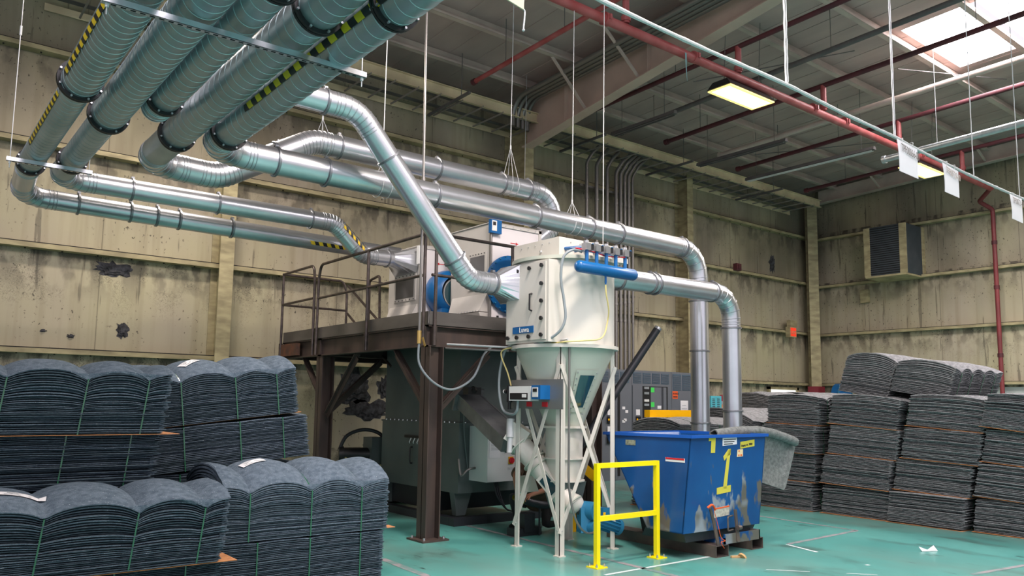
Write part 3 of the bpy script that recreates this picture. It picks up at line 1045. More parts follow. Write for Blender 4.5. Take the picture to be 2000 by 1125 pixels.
# fuzzy double cords holding the rope
for i, (x, zb, lab, dbl, m_) in enumerate(((7.147, 5.05, 'fuzzy double cord holding the rope above the first lamp', 1, 'rope'), (9.46, 5.0, 'cord holding the rope at the nearest paper sign', 1, 'wire'),
                                 (11.75, 4.93, 'cord holding the rope between the middle and right signs', 0, 'wire'), (13.4, 4.93, 'cord holding the rope at the right edge', 0, 'wire'))):
    mb = MB()
    pts = [(x, RY, zb+.01)]
    k = 0
    zt = roof_z(RY)-.01
    n_ = 60
    rnd = random.Random(i)
    path = [(x+.004*math.sin(q*1.7), RY, zb+(zt-zb)*q/n_) for q in range(n_+1)]
    mb.tube(path, [(.0075 if dbl and i == 0 else .0055)*(1+.5*rnd.random()) for _ in path], 6)
    if dbl:
        path = [(x+.035+.004*math.sin(q*2.1), RY, zb+.03+(zt-zb-.03)*q/n_) for q in range(n_+1)]
        mb.tube([(x, RY, zb)]+path, [(.0075 if i == 0 else .005)*(1+.5*rnd.random()) for _ in range(n_+2)], 6)
    solo('rope_cord', lab, 'cord', mb, M[m_], (x, RY, zb), False, 'cords holding the rope')

# =================================================================== DUCTS


def duct_mb(pts, r, rads=.3, seg=5, n=28, rib=0., first=0., last=None):
    """duct body; rib: spacing of raised spiral seams on straight runs"""
    path, elb = bend_path(pts, rads, seg) if len(pts) > 2 else ([V(p) for p in pts], [])
    mb = MB()
    mb.tube(path, r, n)
    seams = MB()
    for (a, b_) in elb:
        for k in range(a, b_+1):
            p = path[k]
            if k == a: d = (path[k+1]-p)
            elif k == b_: d = p-path[k-1]
            else: d = (path[k+1]-path[k-1])
            d.normalize()
            seams.lathe(p-d*.008, d, [(0, r), (.003, r+.0045), (.010, r+.0045), (.013, r)], n, mi=2)
        for (p, q) in ((path[a], path[a-1]), (path[b_], path[b_+1] if b_+1 < len(path) else path[b_]+(path[b_]-path[b_-1]))):
            d = (q-p)
            if d.length > .12:
                d.normalize()
                for off in (.05, .085):
                    seams.lathe(p+d*off, d, [(0, r), (.003, r+.004), (.008, r+.004), (.011, r)], n, mi=2)
    if rib:
        runs = []
        idx = 0
        keys = [0]+[i for e in elb for i in e]+[len(path)-1]
        for a, b_ in zip(keys[0::2], keys[1::2]):
            p, q = path[a], path[b_]
            L_ = (q-p).length
            d = (q-p).normalized()
            k = int(L_/rib)
            for j in range(k):
                c = p+d*(rib*(j+.5))
                i0 = seams.ring(c-d*.004, d, r-.0005, n, off=rib*.28)
                i1 = seams.ring(c, d, r+.0035, n, off=rib*.28)
                i2 = seams.ring(c+d*.004, d, r-.0005, n, off=rib*.28)
                seams.skinr(i0, i1, n); seams.skinr(i1, i2, n)
    return mb, seams, path


def collar_mb(c, d, r, w_=.03, h=.018, n=28):
    d = V(d).normalized()
    mb = MB(); mb.lathe(V(c)-d*(w_/2), d, [(0, r), (.004, r+h), (w_-.004, r+h), (w_, r)], n)
    # clamp lug
    s_ = d.cross(V((0, 0, 1)))
    if s_.length < .1: s_ = V((1, 0, 0))
    s_.normalize()
    mb.bar(V(c)+V((0, 0, r+h))-s_*.02, V(c)+V((0, 0, r+h))+s_*.03, w_*1.2, .03)
    return mb


def flange(t, c, d, r, w_=.055, h=.028, bolts=8):
    d = V(d).normalized()
    mb = MB(); mb.lathe(V(c)-d*(w_/2), d, [(0, r-.002), (0, r+h), (w_*.42, r+h), (w_*.42, r+h*.7), (w_*.58, r+h*.7), (w_*.58, r+h), (w_, r+h), (w_, r-.002)], 32)
    b = mb
    e1 = d.cross(V((0, 0, 1))).normalized(); e2 = d.cross(e1)
    for k in range(bolts):
        a = 2*math.pi*(k+.5)/bolts
        p = V(c)+e1*(r+h*.55)*math.cos(a)+e2*(r+h*.55)*math.sin(a)
        b.cyl(p-d*(w_/2+.018), p+d*(w_/2+.018), .009, 8, mi=1)
    t.part('flange', mb, [M['flange'], M['bolt']])


def stripe(t, a, b_, r, ang, half=.13, nb=22, e_ref=(0, 0, 1)):
    """hazard tape along duct from a to b on angular position ang (rad, 0 = reference side)"""
    a, b_ = V(a), V(b_)
    d = (b_-a).normalized(); L_ = (b_-a).length
    e1 = d.cross(V(e_ref)).normalized(); e2 = e1.cross(d).normalized()
    mb = MB()
    m = 6
    sl = .035
    for k in range(nb):
        for q in range(m):
            p = []
            for (uu_, qq) in ((k/nb, q/m), ((k+1)/nb, q/m), ((k+1)/nb, (q+1)/m), (k/nb, (q+1)/m)):
                th = ang+half*(2*qq-1)
                x_ = L_*uu_+sl*qq
                x_ = min(max(x_, 0), L_)
                p.append(a+d*x_+(e1*math.sin(th)+e2*math.cos(th))*(r+.004))
            n = len(mb.v); mb.v += p; mb.face((n, n+1, n+2, n+3), k % 2)
    return t.part('hazard_stripe', mb, [M['stripe_y'], M['black']])


def duct(name, label, pts, r, m='galv', rads=.3, seg=5, rib=0., collars=(), flanges=(), group=None, spiral=None):
    mb, seams, path = duct_mb(pts, r, rads, seg, rib=rib)
    t = Thing(name, label, 'duct', pts[0], group)
    mb.add(seams)
    y0, y1, sp_, st_ = spiral if spiral else (0, 0, 1, None)
    if spiral:
        x_, z_ = pts[0][0], pts[0][2]
        for k in range(int((y1-y0)/sp_)):
            yy = y0+sp_*k
            rc = r if st_ is None or yy > st_[0] else st_[1]
            c = V((x_, yy, z_+(pts[1][2]-pts[0][2])*(yy-pts[0][1])/(pts[1][1]-pts[0][1])))
            i0 = mb.ring(c-Y_*.003, Y_, rc-.0006, 28, off=.04); i1 = mb.ring(c, Y_, rc+.0022, 28, off=.04); i2 = mb.ring(c+Y_*.003, Y_, rc-.0006, 28, off=.04)
            mb.skinr(i0, i1, 28); mb.skinr(i1, i2, 28)
    if spiral:
        for k, f in enumerate(mb.f):
            if all(mb.v[i].y < spiral[1]+.3 for i in f) or any(mb.v[i].y < 0 for i in f):
                mb.m[k] = 1
    t.part('duct_shell', mb, [M[m], M['galv_floor_tint'], M['seam_mid']], True)
    for c, d in collars:
        t.part('collar', collar_mb(c, d, r), M['seam'], True)
    for c, d in flanges:
        flange(t, c, d, st_[1] if spiral and st_ and V(c).y < st_[0]+.1 else r)
    t.path = path
    return t


DZ = 4.25
X_, Y_, Z_ = V((1, 0, 0)), V((0, 1, 0)), V((0, 0, 1))
# d5 -> M1 : down behind the white vessel and the blue hopper
d5 = duct('overhead_duct', 'rightmost overhead duct, running over the machine and dropping behind the blue hopper', [(2.36, -1.5, DZ-.03), (2.36, 7.95, DZ-.05), (10.12, 8.02, 4.17), (10.12, 8.02, .05)], .145, rads=[.36, .45], rib=0,
          collars=[((3.05, 7.955, 4.195), X_), ((3.62, 7.96, 4.19), X_), ((5.05, 7.975, 4.185), X_), ((6.65, 7.99, 4.18), X_), ((7.65, 8.0, 4.18), X_), ((8.25, 8.0, 4.18), X_), ((9.7, 8.02, 4.17), X_), ((10.12, 8.02, 3.35), Z_), ((10.12, 8.02, 2.55), Z_), ((10.12, 8.02, 1.42), Z_)],
          flanges=[((2.36, 7.35, DZ-.05), Y_), ((2.36, 4.25, DZ-.04), Y_)], group='overhead ducts', spiral=(-1.3, 7.2, .13, None))
stripe(d5, (2.36, 4.0, DZ-.04), (2.36, 6.55, DZ-.05), .147, -1.85, .20, 26)
# d4 -> N
d4 = duct('overhead_duct', 'second overhead duct from the right, looping behind to feed the pale filter unit', [(2.05, -1.5, DZ+.02), (2.05, 9.1, DZ+.02), (2.85, 9.2, 4.27), (4.0, 9.2, 4.95), (7.95, 9.2, 4.95), (8.05, 9.2, 4.45), (7.60, 9.25, 4.08)], .15, rads=[.38, .5, .5, .38, .25],
          collars=[((3.55, 9.2, 4.68), V((1.15, 0, .68))), ((4.35, 9.2, 4.95), X_), ((5.85, 9.2, 4.95), X_), ((7.0, 9.2, 4.95), X_), ((7.5, 9.2, 4.95), X_)],
          flanges=[((2.05, 7.95, DZ+.02), Y_), ((2.05, 4.72, DZ+.02), Y_)], group='overhead ducts', spiral=(-1.3, 7.85, .13, None))
# d3 -> Q
d3 = duct('overhead_duct', 'short middle overhead duct that loops up and slants down into the white vessel', [(1.69, -1.5, DZ), (1.69, 7.42, DZ), (1.98, 7.45, 4.80), (3.72, 7.45, 4.78), (5.22, 7.45, 3.10), (5.62, 7.45, 3.10)], .125, rads=[.2, .28, .42, .30], seg=5,
          collars=[((3.35, 7.45, 4.78), X_), ((4.12, 7.45, 4.335), V((1.5, 0, -1.68))), ((5.02, 7.45, 3.33), V((1.5, 0, -1.68))), ((5.56, 7.45, 3.10), X_)],
          flanges=[((1.69, 7.0, DZ), Y_), ((1.69, 4.5, DZ), Y_)], group='overhead ducts', spiral=(-1.3, 6.9, .13, None))
# transition into the vessel
mb = MB()
i0 = mb.ring((5.60, 7.45, 3.10), X_, .125, 24)
sq = []
for k in range(24):
    v = mb.v[i0+k]-V((5.60, 7.45, 3.10))
    sc_ = .22/max(abs(v.y), abs(v.z))
    sq.append(V((5.84, 7.45, 3.12))+V((0, v.y*sc_*.95, v.z*sc_)))
n0 = len(mb.v); mb.v += sq
mb.skinr(i0, n0, 24); mb.box((5.84, 7.24, 2.895), (5.865, 7.66, 3.345))
d3.part('square_transition', mb, M['galv'])
# d2 -> P2
d2 = duct('overhead_duct', 'second overhead duct from the left, stepping down to the left filter unit', [(1.40, -1.5, DZ), (1.40, 10.42, DZ), (4.92, 10.45, 4.25), (5.42, 10.5, 3.84), (5.95, 10.55, 3.86)], .125, rads=[.3, .3, .3],
          collars=[((2.2, 10.43, 4.25), X_), ((3.25, 10.44, 4.25), X_), ((4.55, 10.45, 4.25), X_), ((5.85, 10.55, 3.86), X_)],
          flanges=[((1.40, 7.75, DZ), Y_), ((1.40, 4.3, DZ), Y_), ((1.40, 9.55, DZ), Y_)], group='overhead ducts', spiral=(-1.3, 9.5, .11, (7.75, .15)))
mb = MB(); mb.cyl((1.40, -1.5, DZ), (1.40, 7.75, DZ), .1495, 28); d2.part('wide_section', mb, M['galv_floor_tint'], True)
for a_ in (.55, 1.35):
    stripe(d2, (4.98, 10.455, 4.195), (5.38, 10.495, 3.87), .125, a_, .2, 10)
# d1 -> P1
d1_ = duct('overhead_duct', 'leftmost overhead duct with hazard tape, turning low along the wall behind its neighbour', [(1.05, -1.5, DZ), (1.05, 10.0, DZ-.02), (1.08, 10.9, 4.08), (6.3, 10.95, 4.02)], .12, rads=[.25, .3],
           collars=[((1.7, 10.9, 4.075), X_), ((2.3, 10.9, 4.07), X_), ((2.62, 10.9, 4.065), X_), ((3.6, 10.9, 4.05), X_), ((2.9, 10.9, 4.06), X_)],
           flanges=[((1.05, 7.05, DZ), Y_), ((1.05, 4.2, DZ), Y_), ((1.055, 9.85, DZ-.02), Y_)], group='overhead ducts', spiral=(-1.3, 9.8, .10, (7.05, .145)))
mb = MB(); mb.cyl((1.05, -1.5, DZ), (1.05, 7.05, DZ), .1445, 28); d1_.part('wide_section', mb, M['galv_floor_tint'], True)
stripe(d1_, (1.05, 5.25, DZ), (1.05, 6.85, DZ), .147, -1.85, .17, 22)
stripe(d1_, (1.05, 7.3, DZ-.01), (1.05, 9.0, DZ-.015), .122, -1.85, .2, 26)
stripe(d1_, (4.72, 10.93, 4.04), (5.3, 10.94, 4.03), .122, 1.95, .22, 9)
# vessel outlet duct
m2 = duct('outlet_duct', 'galvanised duct leaving the right side of the white vessel and dropping, rightmost vertical duct', [(6.95, 7.12, 3.31), (9.72, 7.12, 3.33), (9.72, 7.12, .05)], .135, rads=[.36],
          collars=[((7.35, 7.12, 3.31), X_), ((7.95, 7.12, 3.315), X_), ((8.05, 7.12, 3.315), X_), ((9.28, 7.12, 3.33), X_), ((9.72, 7.12, 2.83), Z_), ((9.72, 7.12, 1.62), Z_)])

# strut channels carrying the ducts, with rods
for i, (x0, x1, y, z, lab) in enumerate(((.83, 2.58, 5.05, 4.06, 'slotted strut channel carrying the five overhead ducts'), (.78, 1.56, 9.3, 4.085, 'short slotted strut channel under the two leftmost ducts'))):
    t = Thing('strut_channel', lab, 'strut', (x0, y, z), 'strut channels under the ducts')
    mb = MB()
    mb.box((x0, y-.021, z-.021), (x1, y-.018, z+.021)); mb.box((x0, y+.018, z-.021), (x1, y+.021, z+.021)); mb.box((x0, y-.021, z-.021), (x1, y+.021, z-.018))
    t.part('channel', mb, M['galv'])
    mb = MB()
    k = x0+.05
    while k < x1-.05:
        mb.box((k, y-.007, z-.0225), (k+.03, y+.007, z-.0205)); k += .055
    t.part('slot', mb, M['dark'], kind='stuff')
    for x in (x0+.03, x1-.03):
        zt = roof_z(y)-.01
        mb = MB(); mb.cyl((x, y, z-.09), (x, y, zt), .0045, 8)
        mb.cyl((x, y, z-.045), (x, y, z-.022), .012, 6)
        if i: mb.cyl((x, y, 5.4), (x, y, 5.5), .012, 8)
        t.part('threaded_rod', mb, M['wire'])

# wires and slings holding the ducts
for i, (x, y, z, zt, r_, top, lab) in enumerate((
        (4.12, 9.2, 5.10, 5.27, .15, 'sling', 'thin wire with a sling round the rising back duct, left end'),
        (4.33, 7.97, 4.185, 4.46, .145, 'sling', 'wire with doubled slings on the long front duct, left of the slanting duct'),
        (7.17, 9.2, 4.95, 5.55, .15, 'sling', 'wire with a long sling at the right end of the back duct'),
        (7.34, 8.0, 4.18, 4.50, .145, 'sling', 'wire with a looped sling on the long front duct above the vessel'),
        (7.25, 7.3, 3.76, 3.76, 0, 'none', 'plain vertical wire in front of the valves on the white vessel'),
        (10.2, 12.6, 5.9, 5.9, 0, 'none', 'faint thin wire hanging near the roof beam column'))):
    mb = MB()
    ztop = roof_z(y)-.01
    mb.cyl((x, y, zt), (x+.03, y, ztop), .0055, 6)
    if top == 'sling':
        mb.cyl((x, y, zt-.03), (x, y, zt+.03), .012, 8)
        for s_ in (-1, 1):
            q = []
            cz = 4.95 if r_ == .15 else 4.18
            for k in range(13):
                a = math.pi*(k/12)
                q.append((x+s_*.06, y+(r_+.006)*math.cos(a), cz-(r_+.006)*math.sin(a)))
            mb.tube([(x, y, zt)]+q+[(x, y, zt)], .004, 5, caps=False)
    solo('hanging_wire', lab, 'wire', mb, M['wire'], (x, y, zt))
# heavy dark rod down to the platform column
t = Thing('drop_pipe', 'slim air pipe hanging from the roof to the valve beside the front platform column', 'pipe', (5.12, 8.3, 2.5))
mb = MB(); mb.cyl((5.09, 8.3, 2.55), (5.09, 8.3, 4.4), .018, 10); mb.cyl((5.09, 8.3, 4.4), (5.06, 8.3, roof_z(8.3)-.03), .016, 10)
mb.cyl((5.09, 8.3, 4.40), (5.09, 8.3, 4.48), .026, 10)
t.part('pipe', mb, M['conduit'], True)
mb = MB(); mb.cyl((5.09, 8.3, 2.40), (5.09, 8.3, 2.56), .028, 10); mb.bar((5.09, 8.22, 2.47), (5.09, 8.16, 2.36), .012, .03)
t.part('valve', mb, M['brass'])
mb = MB(); mb.tube(smooth_path([(5.09, 8.3, 2.42), (5.09, 8.28, 2.15), (5.25, 8.2, 1.93), (5.5, 8.15, 1.85), (5.8, 8.15, 2.0), (6.0, 8.2, 2.3), (6.2, 8.3, 2.42)], 8), .014, 8)
t.part('hose', mb, M['hose'], True)
# =================================================================== STEEL PLATFORM
PX0, PX1, PY0, PY1 = 5.3, 8.3, 8.42, 13.1
t = Thing('steel_platform', 'brown steel work platform on heavy columns with knee braces, carrying the filter units', 'platform', (5.38, 8.45, 0))
for (x, y) in ((5.40, 8.48), (5.42, 11.62), (8.2, 8.48), (8.2, 12.9)):
    mb = MB()
    h = .21
    mb.box((x-h/2, y-h/2, .02), (x-h/2+.016, y+h/2, 2.38)); mb.box((x+h/2-.016, y-h/2, .02), (x+h/2, y+h/2, 2.38)); mb.box((x-h/2, y-.006, .02), (x+h/2, y+.006, 2.38))
    o = t.part('column', mb, M['steel'])
    mb = MB(); mb.box((x-.19, y-.19, 0), (x+.19, y+.19, .022)); t.part('base_plate', mb, M['steel'])
    mb = MB()
    for a in (-.14, .14):
        for b_ in (-.14, .14):
            mb.cyl((x+a, y+b_, .022), (x+a, y+b_, .05), .016, 6)
    t.sub(o, 'anchor_bolt', mb, M['bolt'])
for a, b_ in (((PX0+.06, PY0, 2.52), (PX0+.06, PY1, 2.52)), ((PX0, PY0+.06, 2.52), (PX1, PY0+.06, 2.52)), ((PX1-.06, PY0, 2.52), (PX1-.06, PY1, 2.52)), ((PX0, PY1-.06, 2.52), (PX1, PY1-.06, 2.52)), ((PX0, 11.6, 2.52), (PX1, 11.6, 2.52))):
    mb = MB(); mb.ibeam(a, b_, .12, .27, .018); t.part('beam', mb, M['steel'])
mb = MB(); mb.box((PX0-.07, 12.35, 2.42), (PX0-.002, 12.98, 2.62)); t.part('end_patch', mb, M['rust'], label='rust red end of the side beam')
mb = MB(); mb.box((PX0, PY0, 2.657), (PX1, PY1, 2.68)); t.part('deck', mb, M['toe'])
for lo, hi in (((PX0-.012, PY0, 2.66), (PX0-.002, 13.05, 2.83)), ((PX0, PY0-.012, 2.66), (PX1, PY0-.002, 2.83))):
    mb = MB(); mb.box(lo, hi); t.part('toe_board', mb, M['toe'])
for a, b_ in (((5.40, 9.38, 2.38), (5.40, 8.6, 1.66)), ((6.28, 8.48, 2.38), (5.52, 8.48, 1.66)), ((5.42, 12.4, 2.38), (5.42, 11.74, 1.75)), ((5.42, 10.55, 2.38), (5.42, 11.5, 1.5)), ((6.4, 11.62, 2.38), (5.54, 11.62, 1.6)), ((7.4, 12.9, 2.38), (8.1, 12.9, 1.6))):
    mb = MB(); mb.bar(a, b_, .10, .012, up=(0, 0, 1)); mb.bar(V(a)-V((0, 0, .05)), V(b_)-V((0, 0, .05)), .012, .10)
    t.part('knee_brace', mb, M['steel'])
# guard railings (pipe)


def railing(name, label, pts, posts, mid=True, r=.022, zb=2.4, cat='railing'):
    t = Thing(name, label, cat, pts[0][:2]+(zb,), 'pipe railings on the platform')
    p, _ = bend_path(pts, .12, 5) if len(pts) > 2 else (pts, None)
    mb = MB(); mb.tube(p, r, 12); t.part('top_rail', mb, M['pipe_rail'], True)
    if mid:
        mb = MB(); mb.tube([V(q)-V((0, 0, .53)) for q in mid], r*.9, 12); t.part('mid_rail', mb, M['pipe_rail'], True)
    for q in posts:
        mb = MB(); mb.cyl((q[0], q[1], zb), (q[0], q[1], q[2]), r, 12); mb.sphere((q[0], q[1], q[2]), r*1.1, 10)
        if q[2]-zb > 1.2: mb.box((q[0]-.03, q[1]-.012, zb), (q[0]+.03, q[1]+.012, zb+.24))
        t.part('post', mb, M['pipe_rail'], True)
    return t


RX = PX0-.05
railing('railing', 'long side railing of the platform facing the left stacks', [(RX, 8.45, 3.82), (RX, 11.55, 3.82), (RX, 11.62, 3.6), (RX, 11.64, 2.4)], [(RX, 8.47, 3.82), (RX, 9.98, 3.8)], [(RX, 8.47, 3.82), (RX, 11.6, 3.82)])
railing('railing', 'short far railing at the wall end of the platform side', [(RX, 11.76, 2.4), (RX, 11.77, 3.6), (RX, 11.82, 3.84), (RX, 13.05, 3.84)], [(RX, 13.05, 3.84)], [(RX, 11.8, 3.84), (RX, 13.05, 3.84)])
railing('railing', 'railing across the far end of the platform by the wall', [(RX, 13.05, 3.84), (6.38, 13.05, 3.84), (6.45, 13.05, 3.6), (6.45, 13.05, 2.68)], [], [(RX, 13.05, 3.84), (6.45, 13.05, 3.84)])
railing('railing', 'front railing of the platform running behind the white vessel', [(RX+.06, PY0-.03, 3.82), (8.2, PY0-.03, 3.82)], [(RX+.12, PY0-.03, 3.82), (6.60, PY0-.03, 3.80), (8.2, PY0-.03, 3.8)], [(RX+.06, PY0-.03, 3.82), (8.2, PY0-.03, 3.82)])
t = Thing('stair_railing', 'sloping stair handrail disappearing behind the left filter unit', 'railing', (6.3, 12.9, 2.4))
for k, dz in enumerate((0, -.5)):
    mb = MB(); p, _ = bend_path([(6.42, 12.95, 3.75+dz), (6.42, 11.9, 3.1+dz), (6.42, 11.3, 2.75+dz)], .1, 4)
    mb.tube(p, .022, 10); t.part('handrail', mb, M['pipe_rail'], True)
p, _ = bend_path([(6.40, 12.1, 2.68), (6.40, 12.1, 3.75), (6.40, 11.75, 3.80), (6.40, 11.70, 2.68)], .06, 4)
mb = MB(); mb.tube(p, .022, 10); t.part('post', mb, M['pipe_rail'], True)
# bundle of hoses lying along the beam, conduit arm to the vessel
t = Thing('cable_run', 'thin conduits and cables running from the platform column to the vessel frame', 'conduit', (5.5, 8.3, 2.4))
for k, (a, b_) in enumerate((((5.52, 8.33, 2.42), (6.05, 7.62, 2.37)), ((5.52, 8.36, 2.37), (6.02, 7.70, 2.33)), ((6.0, 7.66, 2.385), (6.02, 6.62, 2.42)))):
    mb = MB(); mb.cyl(a, b_, .013, 8); t.part('conduit', mb, M['conduit' if k == 1 else 'wire'], True)

# =================================================================== LOWER CABINET
t = Thing('filter_cabinet', 'large dark green steel filter cabinet standing on a skid beneath the platform', 'machine', (6.4, 9.3, 0))
cx0, cx1, cy0, cy1 = 6.4, 8.1, 9.3, 11.45
mb = MB(); mb.box((cx0+.02, cy0+.02, 1.40), (cx1, cy1, 2.62)); mb.box((cx0, cy0, .42), (cx1, cy1+.05, 1.38))
t.part('body', mb, M['dark_cab'])
mb = MB(); mb.box((cx0-.015, cy0-.015, 1.375), (cx1, cy1+.06, 1.40))
for k in range(16):
    mb.cyl((cx0-.012, cy0+.1+k*.13, 1.395), (cx0-.012, cy0+.1+k*.13, 1.415), .012, 6, mi=1)
for k in range(12):
    mb.cyl((cx0+.1+k*.13, cy0-.006, 1.395), (cx0+.1+k*.13, cy0-.006, 1.415), .012, 6, mi=1)
t.part('seam_flange', mb, [M['dark_cab'], M['bolt']])
for y in (cy0+.15, cy1-.1):
    for x in (cx0+.1, cx1-.2):
        mb = MB(); mb.hexa([(x-.05, y-.05, .1), (x+.1, y-.05, .1), (x+.1, y+.05, .1), (x-.05, y+.05, .1), (x-.1, y-.06, .42), (x+.2, y-.06, .42), (x+.2, y+.06, .42), (x-.1, y+.06, .42)])
        t.part('leg', mb, M['dark_cab'])
mb = MB(); mb.box((6.24, 9.15, 0), (8.2, 9.27, .11)); mb.box((6.24, 9.275, 0), (6.36, 11.84, .11)); mb.box((6.24, 11.85, 0), (8.2, 11.95, .11)); mb.box((6.5, 9.9, .115), (8.0, 11.3, .40))
t.part('skid', mb, M['rubber'])
mb = MB(); mb.tube(smooth_path([(cx0-.002, 10.55, 1.0), (cx0-.04, 10.55, .98), (cx0-.04, 10.55, .78), (cx0-.002, 10.55, .76)], 4), .012, 8); t.part('door_handle', mb, M['black'], True)
mb = MB(); mb.box((cx0-.03, 9.95, 1.14), (cx0-.001, 10.75, 1.18)); o = t.part('hook_rail', mb, M['black'])
mb = MB()
for k in range(6):
    y = 10.0+.11*k
    mb.tube([(cx0-.025, y, 1.14), (cx0-.05, y+.01, 1.08), (cx0-.03, y+.03, 1.06)], .008, 6)
t.sub(o, 'hook', mb, M['white'])
# round hopper bulge and arched rib on front side
mb = MB(); mb.tube(smooth_path([(6.55, 9.29, .75), (6.45, 9.26, 1.5), (6.6, 9.26, 2.1), (7.0, 9.27, 2.5), (7.6, 9.28, 2.6)], 8), .012, 6); t.part('arched_rib', mb, M['dark_cab'], True)
# chute
t = Thing('chute', 'dusty rectangular steel chute slanting down from the dark cabinet to the screw tube', 'chute', (6.4, 8.6, 1.5))
A, B = V((6.52, 9.28, 1.72)), V((6.32, 7.95, 1.17))
d = (B-A).normalized()
mb = MB(); mb.bar(A, B, .34, .20); t.part('casing', mb, M['chute'])
s_ = d.cross(V((0, 0, 1))).normalized(); u_ = s_.cross(d).normalized()
mb = MB()
for sx in (-1, 1):
    mb.bar(A+s_*(sx*.175)+u_*.10, B+s_*(sx*.175)+u_*.10, .03, .012)
mb.bar(A+u_*.02, A+d*.04+u_*.02, .44, .32)
t.part('edge_flange', mb, M['chute'])
mb = MB(); mb.box((6.30, 8.95, 1.80), (6.52, 9.08, 1.90)); mb.sphere((6.40, 8.98, 1.86), .06, 8); t.part('clamp', mb, M['black'])

# electrical cabinet
t = Thing('control_cabinet', 'white electrical control cabinet with red and yellow isolator in front of the dark cabinet', 'cabinet', (6.6, 8.88, .6))
mb = MB(); mb.box((6.58, 8.88, .60), (7.32, 9.295, 1.36)); t.part('enclosure', mb, M['white'])
mb = MB(); mb.box((6.585, 8.868, .605), (7.315, 8.879, 1.355)); o = t.part('door', mb, M['white'])
mb = MB(); mb.box((6.61, 8.862, .93), (6.80, 8.867, 1.31)); s2 = t.part('document', mb, M['paper'])
mb = MB(); mb.box((6.61, 8.860, 1.24), (6.80, 8.862, 1.28)); t.sub(s2, 'blue_band', mb, M['blue'])
mb = MB()
for k in range(8): mb.box((6.64, 8.860, 1.04+k*.02), (6.78, 8.862, 1.044+k*.02))
t.sub(s2, 'text_lines', mb, M['hose'])
mb = MB(); mb.box((6.95, 8.852, .84), (7.03, 8.867, .94)); o2 = t.part('isolator', mb, M['yellow_far'])
mb = MB(); mb.cyl((6.99, 8.852, .89), (6.99, 8.83, .89), .042, 18); mb.box((6.983, 8.82, .86), (6.997, 8.83, .92)); t.sub(o2, 'knob', mb, M['red'], True)
mb = MB(); mb.cyl((6.90, 8.867, 1.02), (6.90, 8.845, 1.02), .02, 12); t.part('lock', mb, M['black'])
t.part('lettering', text_mb('WAMWA', .055, (6.93, 8.866, .755), (1, 0, 0), (0, 0, 1), bold=True, shear=.3), M['wire'])
mb = MB(); mb.tube(smooth_path([(6.585, 9.15, .78), (6.45, 9.14, .76), (6.38, 9.2, .68), (6.39, 9.28, .9)], 6), .018, 8); t.part('cable', mb, M['conduit'], True)
for k in range(3):
    mb = MB(); mb.tube(smooth_path([(6.8+.03*k, 9.0, .6), (6.83+.03*k, 8.96, .4), (6.95, 8.9, .22), (7.1, 8.85+.03*k, .18)], 6), .012, 8); t.part('cable', mb, M['rubber'], True)

# pump with hose at the wall behind
t = Thing('hydraulic_pump', 'small black motor pump with looped hose left of the dark cabinet', 'pump', (6.1, 11.75, 0))
mb = MB(); mb.cyl((5.95, 12.0, .82), (6.35, 11.8, .82), .11, 18); mb.cyl((5.90, 12.02, .82), (5.97, 11.99, .82), .13, 18); t.part('motor', mb, M['black'], True)
mb = MB(); mb.box((6.3, 11.65, .55), (6.55, 11.95, 1.1)); t.part('gearbox', mb, M['dark_cab'])
mb = MB(); mb.box((6.1, 11.6, 0), (6.6, 12.05, .55)); t.part('stand', mb, M['black'])
mb = MB(); mb.tube(smooth_path([(5.9, 12.0, .9), (6.0, 11.95, 1.12), (6.25, 11.85, 1.22), (6.5, 11.75, 1.15), (6.6, 11.7, .95)], 8), .03, 10); t.part('hose', mb, M['rubber'], True)
mb = MB(); mb.tube(smooth_path([(5.95, 11.9, .78), (6.05, 11.8, .7), (6.25, 11.65, .62), (6.45, 11.55, .66)], 8), .012, 8); t.part('thin_hose', mb, M['yellow_tube'], True)

# =================================================================== UPPER UNITS


